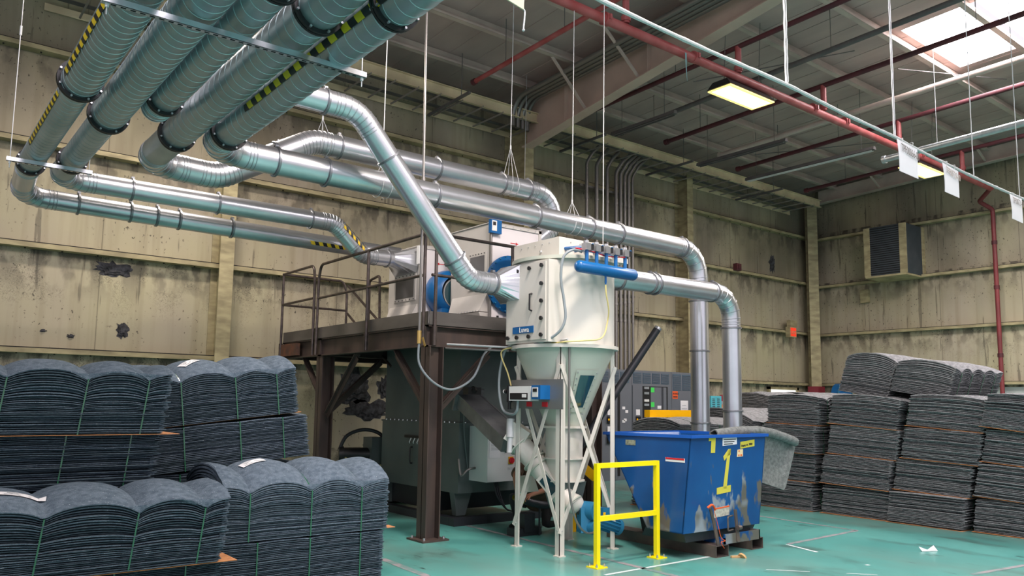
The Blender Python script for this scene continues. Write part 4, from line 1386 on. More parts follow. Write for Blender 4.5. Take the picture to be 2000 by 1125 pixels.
def unit(name, label, x0, x1, y0, y1, z1, win):
    t = Thing(name, label, 'machine', (x0, y0, 2.68), 'filter units on the platform')
    z0 = 2.68
    mb = MB(); mb.box((x0, y0, z0), (x1, y1, z1)); t.part('casing', mb, M['unit'])
    mb = MB(); mb.box((x0+.02, y0-.012, z0+.02), (x1-.02, y0-.001, z1-.03)); t.part('front_panel', mb, M['unit_white'])
    mb = MB()
    mb.box((x0-.02, y0-.03, z1-.04), (x1+.02, y0-.001, z1+.004)); mb.box((x0-.02, y0-.03, z1), (x1+.02, y1+.02, z1+.012)); mb.box((x1-.03, y0-.03, z0), (x1+.02, y0-.001, z1))
    for k in range(6):
        mb.cyl((x0+.1+k*(x1-x0-.2)/5, y0-.034, z1-.02), (x0+.1+k*(x1-x0-.2)/5, y0-.02, z1-.02), .01, 8, mi=1)
    t.part('edge_frame', mb, [M['unit'], M['bolt']])
    # left-facing inspection window
    wy0, wy1, wz0, wz1 = win
    mb = MB(); mb.box((x0-.014, wy0-.05, wz0-.05), (x0-.001, wy1+.05, wz1+.05)); o = t.part('window_frame', mb, M['unit'])
    mb = MB(); mb.box((x0-.018, wy0, wz0), (x0-.013, wy1, wz1)); t.sub(o, 'pane', mb, mat('grey_pane', (.09, .09, .095), .3) if 'grey_pane' not in bpy.data.materials else bpy.data.materials['grey_pane'])
    mb = MB()
    for k in range(6):
        for z in (wz0-.03, wz1+.03):
            mb.cyl((x0-.014, wy0+(wy1-wy0)*k/5, z), (x0-.024, wy0+(wy1-wy0)*k/5, z), .008, 6)
    t.sub(o, 'window_bolt', mb, M['black'])
    # wedge hood projecting
    mb = MB()
    ya, yb_ = y0+.05, y1-.06
    zc = wz0-.12
    mb.hexa([(x0-.001, ya, zc-.62), (x0, ya, zc-.62), (x0, yb_-.25, zc-.62), (x0-.001, yb_-.25, zc-.62),
             (x0-.16, ya, zc-.28), (x0, ya, zc-.28), (x0, yb_-.12, zc-.28), (x0-.16, yb_-.12, zc-.28)])
    mb.hexa([(x0-.16, ya, zc-.27), (x0, ya, zc-.27), (x0, yb_-.12, zc-.27), (x0-.16, yb_-.12, zc-.27),
             (x0-.01, ya, zc), (x0, ya, zc), (x0, yb_, zc), (x0-.01, yb_, zc)])
    o = t.part('wedge_hood', mb, M['unit'])
    mb = MB()
    for k in range(12):
        mb.cyl((x0-.155, ya+(yb_-.12-ya)*k/11, zc-.27), (x0-.155, ya+(yb_-.12-ya)*k/11, zc-.255), .010, 6)
    t.sub(o, 'hood_bolt', mb, M['bolt'])
    return t


def arrow(t, x, y, z, sgn):
    mb = MB()
    mb.box((x-.055, y-.002, z-.006), (x+.055, y, z+.006))
    mb.prism([(x+sgn*.09, y-.002, z), (x+sgn*.045, y-.002, z+.022), (x+sgn*.045, y-.002, z-.022)], (0, .002, 0))
    t.part('arrow_mark', mb, M['red'])


tl = unit('filter_unit', 'left pale grey filter unit on the platform, fed by the tape-marked duct', 6.3, 7.55, 10.3, 11.25, 4.08, (10.45, 11.0, 3.30, 3.62))
arrow(tl, 6.68, 10.287, 3.83, -1)
tr = unit('filter_unit', 'right and taller pale filter unit on the platform with the blue control unit', 6.62, 7.52, 8.92, 9.92, 4.25, (9.05, 9.4, 3.36, 3.80))
arrow(tr, 7.02, 8.907, 4.0, 1)
mb = MB(); mb.box((6.60, 8.905, 2.72), (6.62, 8.93, 4.1)); mb.cyl((6.60, 8.89, 2.8), (6.60, 8.89, 4.12), .016, 8); tr.part('conduit', mb, M['conduit'])
mb = MB(); mb.box((6.56, 8.84, 4.09), (6.75, 8.90, 4.29)); o = tr.part('control_unit', mb, M['blue'])
mb = MB(); mb.box((6.575, 8.834, 4.12), (6.66, 8.841, 4.27)); tr.sub(o, 'display', mb, M['white'])
mb = MB(); mb.box((6.59, 8.831, 4.20), (6.64, 8.835, 4.25)); tr.sub(o, 'screen', mb, M['black'])
# duct hood into the left unit
mb = MB()
i0 = mb.ring((5.92, 10.55, 3.86), X_, .125, 24)
sq = []
for k in range(24):
    v = mb.v[i0+k]-V((5.92, 10.55, 3.86))
    sc_ = 1/max(abs(v.y)/.36, abs(v.z)/.19)
    sq.append(V((6.29, 10.72, 3.86))+V((0, v.y*sc_, v.z*sc_)))
n0 = len(mb.v); mb.v += sq; mb.skinr(i0, n0, 24)
tl.part('inlet_hood', mb, M['galv'])
mb = MB(); mb.box((6.22, 10.22, 3.78), (6.30, 10.28, 4.06)); tl.part('label_plate', mb, M['white'])
# blue fans
t = Thing('blue_fan', 'blue rounded fan housing with dark round inlet between the two filter units', 'fan', (6.75, 10.1, 2.9))
mb = MB(); mb.lathe((6.72, 10.29, 3.36), (0, -1, 0), [(0, .20), (0, .30), (.03, .345), (.12, .36), (.24, .345), (.30, .31), (.345, .24)], 36); t.part('housing', mb, M['blue'], True)
mb = MB(); mb.lathe((6.74, 9.965, 3.34), (0, -1, 0), [(0, .235), (.02, .235), (.02, .215), (0, .215)], 32); t.part('inlet_ring', mb, M['bolt'], True)
mb = MB(); mb.cyl((6.74, 9.955, 3.34), (6.74, 9.95, 3.34), .215, 32); o = t.part('inlet_screen', mb, M['glass'], True)
mb = MB(); mb.box((6.5, 9.97, 2.68), (7.0, 10.27, 3.1)); t.part('foot', mb, M['blue'])
t = Thing('blue_fan', 'large blue fan volute partly hidden behind the top of the white vessel', 'fan', (6.85, 8.75, 2.9))
mb = MB(); mb.lathe((6.93, 8.90, 3.38), (0, -1, 0), [(0, .3), (0, .40), (.02, .42), (.05, .42), (.07, .385), (.17, .32), (.24, .20), (.27, .14)], 40); t.part('housing', mb, M['blue'], True)
mb = MB()
for k in range(24):
    a = 2*math.pi*k/24
    mb.cyl((6.93+.405*math.cos(a), 8.89, 3.38+.405*math.sin(a)), (6.93+.405*math.cos(a), 8.82, 3.38+.405*math.sin(a)), .012, 6)
t.part('rim_bolt', mb, M['motor_blue'])
mb = MB(); mb.cyl((6.95, 8.85, 2.92), (7.2, 8.6, 2.92), .14, 18); mb.box((6.8, 8.6, 2.68), (7.2, 8.85, 2.85)); t.part('motor', mb, M['motor_blue'], True)
mb = MB(); mb.box((6.60, 8.72, 2.70), (6.66, 8.78, 2.84)); mb.cyl((6.63, 8.75, 2.84), (6.63, 8.75, 2.90), .018, 8)
solo('shut_off_valve', 'small dark valve on the platform deck in front of the right filter unit', 'valve', mb, M['black'], (6.63, 8.75, 2.70))

# =================================================================== WHITE VESSEL
t = Thing('dust_collector', 'white round dust collector vessel on four braced legs with a cone below', 'machine', (6.45, 7.15, 0))
C_ = V((6.45, 7.15, 0))
mb = MB(); mb.lathe((6.45, 7.15, 0), Z_, [(2.37, .60), (3.38, .60)], 64); mb.lathe((6.45, 7.15, 0), Z_, [(3.385, .60), (3.385, .02)], 64)
t.part('drum', mb, M['cream'], True)
mb = MB(); mb.lathe((6.45, 7.15, 0), Z_, [(3.36, .60), (3.36, .655), (3.40, .655), (3.40, .50)], 64); t.part('top_flange', mb, M['cream_floor_tint'], True)
mb = MB(); mb.lathe((6.45, 7.15, 0), Z_, [(2.335, .60), (2.335, .65), (2.375, .65), (2.375, .60)], 64); t.part('bottom_flange', mb, M['cream'], True)
mb = MB(); mb.lathe((6.45, 7.15, 0), Z_, [(1.42, .225), (1.46, .235), (2.28, .575), (2.34, .59)], 64); t.part('cone', mb, M['cream_floor_tint'], True)
mb = MB(); mb.lathe((6.45, 7.15, 0), Z_, [(1.405, .225), (1.405, .275), (1.43, .275), (1.43, .225)], 48); t.part('cone_flange', mb, M['cream'], True)
mb = MB(); mb.lathe((6.45, 7.15, 0), Z_, [(.78, .205), (1.05, .222), (1.41, .225)], 48); t.part('lower_drum', mb, M['cream'], True)
for z in (1.04, .78):
    mb = MB(); mb.lathe((6.45, 7.15, 0), Z_, [(z, .21), (z, .25), (z+.015, .25), (z+.015, .21)], 48); t.part('clamp_ring', mb, M['cream'], True)
mb = MB(); mb.hexa([(6.36, 7.05, .45), (6.62, 7.05, .45), (6.62, 7.3, .45), (6.36, 7.3, .45), (6.26, 6.96, .78), (6.64, 6.96, .78), (6.64, 7.34, .78), (6.26, 7.34, .78)]); t.part('outlet_hopper', mb, M['dark_cab'])
# cone window
def conept(th, z):
    r_ = .235+(z-1.46)/(2.28-1.46)*(.575-.235)
    return V((6.45+r_*math.cos(th), 7.15+r_*math.sin(th), z))
mb = MB(); th0 = R(-72)
def conepatch(mb, ta0, ta1, tb0, tb1, z0, z1, off, n=8):
    g = []
    for j in range(n+1):
        v_ = j/n
        z = z0+(z1-z0)*v_
        a0 = ta0+(tb0-ta0)*v_; a1 = ta1+(tb1-ta1)*v_
        for k in range(n+1):
            th = a0+(a1-a0)*k/n
            p = conept(th, z)
            nrm = (V((math.cos(th), math.sin(th), -.41))).normalized()
            g.append(p+nrm*off)
    n0 = len(mb.v); mb.v += g
    for j in range(n):
        for k in range(n):
            a = n0+j*(n+1)+k
            mb.face((a, a+1, a+n+2, a+n+1))
    return mb
conepatch(mb, R(-121), R(-86), R(-116), R(-80), 1.60, 2.09, .014)
wf = t.part('cone_window_frame', mb, M['cream_floor_tint'], True)
mb = MB(); conepatch(mb, R(-115), R(-92), R(-110), R(-86), 1.66, 2.03, .020); t.sub(wf, 'pane', mb, M['glass'], True)
mb = MB()
for j in range(8):
    v_ = j/7
    z = 1.58+.48*v_
    for th in (R(-119+5*v_), R(-88+5.5*v_)):
        p = conept(th, z); nrm = V((math.cos(th), math.sin(th), -.4)).normalized()
        mb.sphere(p+nrm*.02, .009, 6)
t.sub(wf, 'window_bolt', mb, M['bolt'])
# flat door on the left-facing side
mb = MB(); mb.box((5.83, 6.74, 2.39), (6.10, 7.52, 3.34)); t.part('door_housing', mb, M['cream'])
mb = MB(); mb.box((5.815, 6.78, 2.42), (5.829, 7.49, 3.32)); o = t.part('access_door', mb, M['cream'])
mb = MB()
for (y, z) in [(7.44, 3.24), (7.27, 3.25), (7.05, 3.26), (6.83, 3.27), (6.83, 3.06), (6.83, 2.86), (6.83, 2.66), (6.83, 2.47), (7.05, 2.46), (7.27, 2.46), (7.44, 2.46)]:
    k = MB(); k.cyl((5.815, y, z), (5.795, y, z), .012, 10); k.cyl((5.80, y, z), (5.782, y, z), .024, 12)
    t.sub(o, 'door_knob', k, M['black'], True)
mb = MB(); mb.tube([(5.815, 7.02, 2.76), (5.78, 7.02, 2.77), (5.78, 7.02, 2.95), (5.815, 7.02, 2.96)], .011, 8); t.sub(o, 'door_handle', mb, M['black'], True)
mb = MB(); mb.tube([(6.0, 7.54, 2.78), (6.0, 7.60, 2.79), (6.0, 7.60, 3.0), (6.0, 7.54, 3.01)], .011, 8); t.sub(o, 'door_handle', mb, M['black'], True)
# name plate
mb = MB(); mb.box((5.806, 6.98, 2.505), (5.814, 7.36, 2.585)); np_ = t.part('name_plate', mb, M['blue'])
t.sub(np_, 'lettering', text_mb('Luwa', .085, (5.803, 7.235, 2.517), (0, -1, 0), (0, 0, 1), bold=True), M['white'])
# top box
mb = MB(); mb.box((6.02, 6.78, 3.39), (7.0, 7.62, 3.63)); o = t.part('top_box', mb, M['cream'])
mb = MB()
for k in range(5):
    mb.sphere((6.017, 6.95+.13*k, 3.58), .008, 6); mb.sphere((6.2+.15*k, 6.777, 3.58), .008, 6)
mb.sphere((6.01, 7.1, 3.49), .018, 8)
t.sub(o, 'box_screw', mb, M['bolt'])
mb = MB(); mb.box((6.25, 6.62, 3.40), (7.0, 6.78, 3.46)); t.part('valve_shelf', mb, M['cream'])
# side inlet box
mb = MB(); mb.box((5.866, 7.26, 2.90), (5.99, 7.64, 3.34)); t.part('inlet_collar', mb, M['cream'])
# stub to the outlet duct
mb = MB(); mb.cyl((6.9, 7.12, 3.16-.01+.16), (7.08, 7.12, 3.31), .14, 28); t.part('outlet_stub', mb, M['galv'], True)
# legs
LX, LY = (6.02, 6.90), (6.74, 7.55)
for x in LX:
    for y in LY:
        sx = 1 if x < 6.4 else -1; sy = 1 if y < 7.1 else -1
        mb = MB()
        mb.box((min(x, x+sx*.075), min(y, y+sy*.008), .012), (max(x, x+sx*.075), max(y, y+sy*.008), 2.36))
        mb.box((min(x, x+sx*.008), min(y, y+sy*.075), .012), (max(x, x+sx*.008), max(y, y+sy*.075), 2.36))
        l = t.part('leg', mb, M['cream'])
        mb = MB(); mb.box((x-.05+sx*.02, y-.05+sy*.02, 0), (x+.05+sx*.02, y+.05+sy*.02, .012)); t.sub(l, 'foot_plate', mb, M['cream'])
        mb = MB()
        for z in (.28, 2.12):
            mb.sphere((x+sx*.03, y-sy*.002, z), .011, 8); mb.sphere((x-sx*.002, y+sy*.03, z), .011, 8)
        t.sub(l, 'leg_bolt', mb, M['bolt'])
for (a, b_, c, d, off, up) in (((LX[0], LY[0]), (LX[1], LY[0]), .25, 2.14, (0, -.006, 0), (0, 1, 0)), ((LX[0], LY[1]), (LX[1], LY[1]), .25, 2.14, (0, .006, 0), (0, 1, 0)),
                             ((LX[0], LY[0]), (LX[0], LY[1]), .25, 2.14, (-.006, 0, 0), (1, 0, 0)), ((LX[1], LY[0]), (LX[1], LY[1]), .25, 2.14, (.006, 0, 0), (1, 0, 0))):
    for k, (z0, z1) in enumerate(((c, d), (d, c))):
        o_ = V(off)*(1+1.1*k)
        mb = MB(); mb.bar(V((a[0], a[1], z0))+o_, V((b_[0], b_[1], z1))+o_, .006, .05, up=(0, 0, 1)); t.part('brace', mb, M['cream'])
# gauge plate on the legs
mb = MB(); mb.box((5.985, 6.66, 1.63), (5.993, 7.60, 1.97)); o = t.part('mounting_plate', mb, mat('bare_aluminium', (.30, .31, .31), .45, .7))
mb = MB(); mb.box((5.86, 7.08, 1.72), (5.985, 7.48, 1.89)); o = t.part('pulse_controller', mb, M['white'])
mb = MB(); mb.box((5.856, 7.13, 1.735), (5.861, 7.46, 1.81)); t.sub(o, 'dark_strip', mb, M['black'])
mb = MB(); mb.box((5.853, 7.15, 1.76), (5.857, 7.23, 1.80)); t.sub(o, 'button', mb, M['white'])
mb = MB(); mb.box((5.84, 6.88, 1.74), (5.985, 7.04, 1.90)); o = t.part('pressure_monitor', mb, M['blue'])
mb = MB(); mb.box((5.835, 6.92, 1.765), (5.841, 7.02, 1.875)); t.sub(o, 'panel', mb, M['white'])
mb = MB(); mb.box((5.831, 6.935, 1.825), (5.836, 7.005, 1.862)); t.sub(o, 'screen', mb, M['black'])
for y in (7.20, 6.92):
    mb = MB(); mb.box((5.975, y, 1.655), (5.984, y+.09, 1.71)); t.part('warning_tag', mb, M['red'])
mb = MB(); mb.cyl((5.93, 7.56, 1.70), (5.93, 7.56, 1.90), .035, 12); mb.cyl((5.93, 7.56, 1.62), (5.93, 7.56, 1.70), .022, 12); mb.cyl((5.93, 7.60, 1.83), (5.93, 7.64, 1.83), .028, 14)
t.part('air_regulator', mb, M['black'], True)
mb = MB(); mb.cyl((5.92, 7.645, 1.83), (5.92, 7.65, 1.83), .024, 14); t.part('gauge_face', mb, M['white'])
# air tank with valves
mb = MB()
ta, tb = V((5.95, 6.38, 3.22)), V((6.88, 6.42, 3.225))
dd = (tb-ta).normalized()
mb.lathe(ta-dd*.03, dd, [(0, .001), (.005, .03), (.02, .055), (.045, .068), (.96, .068), (.985, .055), (1.0, .03), (1.005, .001)], 28)
ot = t.part('air_tank', mb, M['blue'], True)
mb = MB(); mb.cyl((6.40, 6.40, 3.16), (6.40, 6.40, 3.08), .014, 10); mb.cyl((6.40, 6.40, 3.09), (6.40, 6.40, 3.06), .010, 8); t.sub(ot, 'drain', mb, M['blue'], True)
for k in range(5):
    x = 6.10+.155*k
    mb = MB(); mb.cyl((x, 6.40, 3.28), (x, 6.40, 3.44), .022, 12); t.sub(ot, 'riser', mb, M['blue'], True)
    mb = MB(); mb.box((x-.045, 6.36, 3.42), (x+.03, 6.44, 3.50)); mb.cyl((x-.01, 6.40, 3.50), (x-.01, 6.40, 3.53), .032, 12); vb = t.part('pulse_valve', mb, M['bolt'])
    mb = MB(); mb.box((x+.03, 6.36, 3.43), (x+.075, 6.43, 3.49)); t.sub(vb, 'solenoid', mb, M['black'])
    mb = MB(); mb.box((x+.04, 6.355, 3.49), (x+.065, 6.36, 3.50)); mb.cyl((x, 6.44, 3.46), (x+.02, 6.80, 3.50), .022, 10); t.sub(vb, 'outlet_pipe', mb, M['blue'])
mb = MB(); mb.tube(smooth_path([(5.98, 6.46, 3.44), (6.2, 6.40, 3.415), (6.45, 6.43, 3.40), (6.7, 6.38, 3.41)], 6), .007, 6); t.part('signal_wire', mb, M['red'], True)
# grey cable, yellow tube
mb = MB(); mb.tube(smooth_path([(6.12, 6.50, 3.42), (6.0, 6.52, 3.43), (5.90, 6.57, 3.34), (5.89, 6.60, 3.1), (5.94, 6.6, 2.85), (5.96, 6.6, 2.65), (5.92, 6.66, 2.5), (5.86, 6.85, 2.40), (5.9, 7.2, 2.39), (5.93, 7.6, 2.37), (5.95, 7.75, 2.2), (5.95, 7.8, 1.9), (5.95, 7.72, 1.62), (5.92, 7.5, 1.56), (5.9, 7.38, 1.60), (5.9, 7.36, 1.72)], 8), .016, 10)
t.part('grey_cable', mb, M['hose'], True)
mb = MB(); mb.tube(smooth_path([(6.40, 6.40, 3.06), (6.42, 6.41, 2.95), (6.50, 6.45, 2.78), (6.53, 6.50, 2.65), (6.48, 6.50, 2.50), (6.36, 6.48, 2.43), (6.2, 6.52, 2.41), (6.0, 6.66, 2.39), (5.93, 7.0, 2.37), (5.92, 7.5, 2.36), (5.9, 7.7, 2.3), (5.93, 7.6, 2.05), (5.95, 7.56, 1.90)], 8), .009, 8)
t.part('air_line', mb, M['yellow_tube'], True)
mb = MB(); mb.tube(smooth_path([(6.03, 6.70, 2.40), (6.07, 6.66, 2.35), (6.09, 6.67, 2.2), (6.09, 6.67, 1.2), (6.09, 6.66, .75), (6.15, 6.62, .42), (6.30, 6.62, .26), (6.50, 6.68, .24), (6.62, 6.78, .30)], 8), .013, 10)
t.part('motor_conduit', mb, M['conduit'], True)
mb = MB(); mb.cyl((6.0, 7.62, 1.50), (5.98, 7.60, 1.28), .05, 14); mb.cyl((5.98, 7.6, 1.28), (5.97, 7.6, 1.10), .035, 12); t.part('silencer', mb, M['wire'], True)

# screw tube and gear motor
t = Thing('screw_conveyor', 'cream slanting screw conveyor tube beneath the vessel driven by a blue gear motor', 'conveyor', (6.3, 7.3, 0))
A, B = V((6.14, 7.58, 1.18)), V((6.42, 6.97, .50))
d = (B-A).normalized()
mb = MB(); mb.tube([A, B], .13, 32); t.part('tube', mb, M['cream'], True)
for f in (.0, .27, .36, .98):
    mb = MB(); mb.lathe(A+(B-A)*f-d*.008, d, [(0, .13), (0, .16), (.016, .16), (.016, .13)], 32); t.part('tube_flange', mb, M['cream_floor_tint'], True)
mb = MB(); mb.bar(A+V((-.06, .08, .02)), A+V((.02, -.02, .22)), .24, .24); t.part('inlet_chute', mb, M['cream'])
q = A+(B-A)*.64
nrm = V((-.93, -.15, .25)); nrm = (nrm-d*nrm.dot(d)).normalized()
mb = MB(); mb.bar(q-d*.15+nrm*.122, q+d*.15+nrm*.122, .17, .02, up=tuple(nrm)); wf = t.part('inspection_frame', mb, M['cream'])
mb = MB(); mb.bar(q-d*.11+nrm*.134, q+d*.11+nrm*.134, .12, .008, up=tuple(nrm)); t.sub(wf, 'pane', mb, M['glass'])
mb = MB(); mb.hexa([(6.18, 7.55, .62), (6.4, 7.55, .62), (6.4, 7.75, .62), (6.18, 7.75, .62), (6.22, 7.6, .80), (6.36, 7.6, .80), (6.36, 7.75, .80), (6.22, 7.75, .80)]); t.part('saddle', mb, M['cream_floor_tint'])
mb = MB(); mb.sphere(B+V((.04, .02, .03)), .125, 22, (1, 1, .95)); t.part('outlet_housing', mb, M['cream'], True)
G = V((6.58, 6.86, .37))
mb = MB(); mb.cyl(B+V((.08, -.02, -.03)), G+V((0, 0, .05)), .075, 16); t.part('coupling', mb, M['rubber'], True)
mb = MB(); mb.bar(G+V((0, 0, .12)), G+V((0, 0, -.16)), .14, .24, up=(1, -.4, 0)); mb.cyl(G+V((-.02, .1, .08)), G+V((.03, -.1, .08)), .11, 20); mb.cyl(G+V((-.02, .1, -.1)), G+V((.03, -.1, -.1)), .09, 20)
t.part('gearbox', mb, M['motor_blue'], True)
mb = MB(); m0 = G+V((.08, -.04, -.02)); m1 = m0+V((.30, -.03, -.10)); mb.tube([m0, m1], .085, 24); mb.cyl(m1, m1+(m1-m0).normalized()*.05, .095, 24)
dm = (m1-m0).normalized()
e1 = dm.cross(Z_).normalized(); e2 = dm.cross(e1)
for k in range(16):
    a = 2*math.pi*k/16
    o_ = (e1*math.cos(a)+e2*math.sin(a))*.09
    mb.bar(m0+o_, m1+o_, .006, .02, up=tuple(o_))
t.part('motor', mb, M['motor_blue'], True)
mb = MB(); mb.box((m0.x+.02, m0.y-.10, m0.z+.03), (m0.x+.13, m0.y-.0, m0.z+.14)); jb = t.part('junction_box', mb, M['motor_blue'])
mb = MB(); mb.box((m0.x+.022, m0.y-.102, m0.z+.05), (m0.x+.06, m0.y-.099, m0.z+.09)); t.sub(jb, 'warning_label', mb, M['yellow_far'])
# black pipe leaning up behind the vessel
mb = MB(); a_, b2 = V((8.66, 7.62, 2.77)), V((7.55, 8.1, 1.05))
mb.cyl(a_, b2, .055, 20)
t = Thing('vacuum_pipe', 'thick black pipe leaning diagonally up behind the vessel with a bright open end', 'pipe', tuple(b2))
t.part('pipe', mb, M['rubber'], True)
mb = MB(); mb.lathe(a_-(b2-a_).normalized()*.001, (a_-b2).normalized(), [(0, .054), (.035, .054), (.035, .046), (0, .046)], 20); t.part('end_ring', mb, M['bolt'], True)
mb = MB(); mb.cyl(b2, (7.5, 8.12, .0), .055, 16); t.part('stand_leg', mb, M['rubber'], True)
# brown post and yellow parts behind the vessel
mb = MB(); mb.ibeam((7.65, 8.48, 0), (7.65, 8.48, 1.5), .2, .2, .016, up=(0, 1, 0)); solo('stub_column', 'short brown steel column behind the vessel legs', 'column', mb, M['steel'], (7.65, 8.48, 0))
t = Thing('floor_barrier', 'dirty yellow barrier piece half hidden between the vessel and the blue hopper', 'barrier', (7.4, 8.0, 0))
mb = MB(); mb.box((7.30, 7.92, 0), (7.37, 8.0, 1.2)); t.part('post', mb, M['yellow_far'])
mb = MB(); mb.bar((7.42, 7.97, .92), (7.66, 7.86, .70), .05, .12); t.part('arm', mb, M['yellow_far'])

# person crouching behind the screw tube, mostly hidden
def person():
    t = Thing('person', 'person in a brown shirt crouching behind the screw tube, both hands on a hose', 'person', (6.98, 8.25, 0))
    me = bpy.data.meshes.new('body')
    P = {'pelvis': (7.08, 8.36, .36), 'waist': (7.0, 8.29, .50), 'chest': (6.90, 8.21, .70), 'neck': (6.83, 8.16, .89), 'headb': (6.80, 8.13, .97), 'head': (6.77, 8.11, 1.08), 'headt': (6.775, 8.115, 1.16),
         'shl': (6.72, 8.32, .82), 'ell': (6.50, 8.14, .76), 'wrl': (6.44, 8.04, .60), 'pal': (6.43, 8.015, .54),
         'shr': (6.98, 8.03, .82), 'elr': (6.88, 7.86, .61), 'wrr': (6.60, 7.88, .545), 'par': (6.52, 7.90, .52),
         'hpl': (6.99, 8.47, .33), 'knl': (6.66, 8.42, .47), 'anl': (6.86, 8.52, .09), 'tol': (6.68, 8.48, .04),
         'hpr': (7.15, 8.25, .33), 'knr': (6.92, 8.02, .12), 'anr': (7.22, 8.18, .08), 'tor': (7.30, 8.24, .05)}
    E_ = [('pelvis', 'waist'), ('waist', 'chest'), ('chest', 'neck'), ('neck', 'headb'), ('headb', 'head'), ('head', 'headt'), ('chest', 'shl'), ('shl', 'ell'), ('ell', 'wrl'), ('wrl', 'pal'), ('chest', 'shr'), ('shr', 'elr'), ('elr', 'wrr'), ('wrr', 'par'),
          ('pelvis', 'hpl'), ('hpl', 'knl'), ('knl', 'anl'), ('anl', 'tol'), ('pelvis', 'hpr'), ('hpr', 'knr'), ('knr', 'anr'), ('anr', 'tor')]
    rad = {'pelvis': .14, 'waist': .13, 'chest': .145, 'neck': .058, 'headb': .07, 'head': .092, 'headt': .06, 'shl': .07, 'ell': .047, 'wrl': .028, 'pal': .034, 'shr': .07, 'elr': .047, 'wrr': .028, 'par': .034,
           'hpl': .095, 'knl': .062, 'anl': .042, 'tol': .035, 'hpr': .095, 'knr': .062, 'anr': .042, 'tor': .035}
    names = list(P)
    vs = [V(P[k])-t.loc for k in names]
    es = [(names.index(a), names.index(b_)) for a, b_ in E_]
    rs = [rad[k] for k in names]
    # fingers: four fingers and a thumb for each hand, curled round the hose
    for (palm, dirv, side, down) in (('pal', V((.1, -.25, -1)), V((.3, 1, -.1)), V((.8, -.2, -.2))), ('par', V((-1, .15, -.25)), V((.1, 1, .1)), V((.1, -.1, -1)))):
        dirv.normalize(); side.normalize(); down.normalize()
        pv = V(P[palm])-t.loc
        pi_ = names.index(palm)
        for k, L_ in enumerate((.062, .072, .066, .05)):
            a = pv+side*(.024*(k-1.5))+dirv*.030
            b1 = a+dirv*L_*.45+down*.008
            b2 = b1+dirv*L_*.22+down*L_*.35
            b3 = b2-dirv*L_*.05+down*L_*.32
            base = len(vs)
            vs += [a, b1, b2, b3]; rs += [.0095, .009, .0085, .007]
            es += [(pi_, base), (base, base+1), (base+1, base+2), (base+2, base+3)]
        a = pv-side*.034+dirv*.0
        base = len(vs)
        vs += [a, a-side*.018+dirv*.024+down*.012, a-side*.008+dirv*.045+down*.03]; rs += [.012, .011, .009]
        es += [(pi_, base), (base, base+1), (base+1, base+2)]
    me.from_pydata([tuple(v) for v in vs], es, [])
    ob = bpy.data.objects.new('body', me); COL.objects.link(ob)
    md = ob.modifiers.new('s', 'SKIN')
    md.use_smooth_shade = True
    sv = me.skin_vertices[0].data
    for i, r_ in enumerate(rs):
        sv[i].radius = (r_, r_)
    sv[0].use_root = True
    sb = ob.modifiers.new('u', 'SUBSURF'); sb.levels = 1; sb.render_levels = 2
    dg = bpy.context.evaluated_depsgraph_get()
    m2_ = bpy.data.meshes.new_from_object(ob.evaluated_get(dg))
    bpy.data.objects.remove(ob)
    ob = bpy.data.objects.new('body', m2_); COL.objects.link(ob); ob.parent = t.o
    m2_.materials.clear()
    for m_ in ('skin', 'trouser'): m2_.materials.append(M[m_])
    for p in m2_.polygons:
        c = p.center+t.loc
        p.material_index = 0
        if c.z < .5 and (c.x > 6.62 and c.y > 7.97): p.material_index = 1
        p.use_smooth = True
    # shirt: loose shell round torso and upper arms
    mb = MB()
    path = [V(P['pelvis'])+V((0, 0, .02)), V(P['waist']), V(P['chest']), V(P['chest'])*.4+V(P['neck'])*.6]
    mb.tube(smooth_path(path, 5), [.19, .188, .186, .183, .18, .178, .18, .183, .186, .188, .19, .18, .165, .145, .12, .085], 24)
    for a, b_ in (('shl', 'ell'), ('shr', 'elr')):
        A_, B_ = V(P[a]), V(P[b_])
        mb.tube([V(P['chest'])*.35+A_*.65, A_, A_+(B_-A_)*.5, A_+(B_-A_)*.78], [.10, .088, .076, .072], 18)
    t.part('shirt', mb, M['shirt'], True)
    mb = MB(); mb.sphere(V(P['head'])+V((.025, .02, .03)), .105, 20, (1, 1, 1)); t.part('hair', mb, M['hair'], True)
    # face: nose, ears, eyes, mouth on the forward side
    h = V(P['head']); f_ = V((-.75, -.6, -.25)).normalized(); s_ = f_.cross(Z_).normalized(); u_ = s_.cross(f_)
    mb = MB(); mb.sphere(h+f_*.098-u_*.01, .018, 10); mb.sphere(h+s_*.092, .022, 10, (.5, 1, 1.4)); mb.sphere(h-s_*.092, .022, 10, (.5, 1, 1.4)); t.part('nose_and_ears', mb, M['skin'], True)
    mb = MB(); mb.sphere(h+f_*.088+s_*.032+u_*.02, .011, 8); mb.sphere(h+f_*.088-s_*.032+u_*.02, .011, 8); mb.bar(h+f_*.092+s_*.022-u_*.045, h+f_*.092-s_*.022-u_*.045, .008, .008); t.part('eyes_and_mouth', mb, M['black'], True)


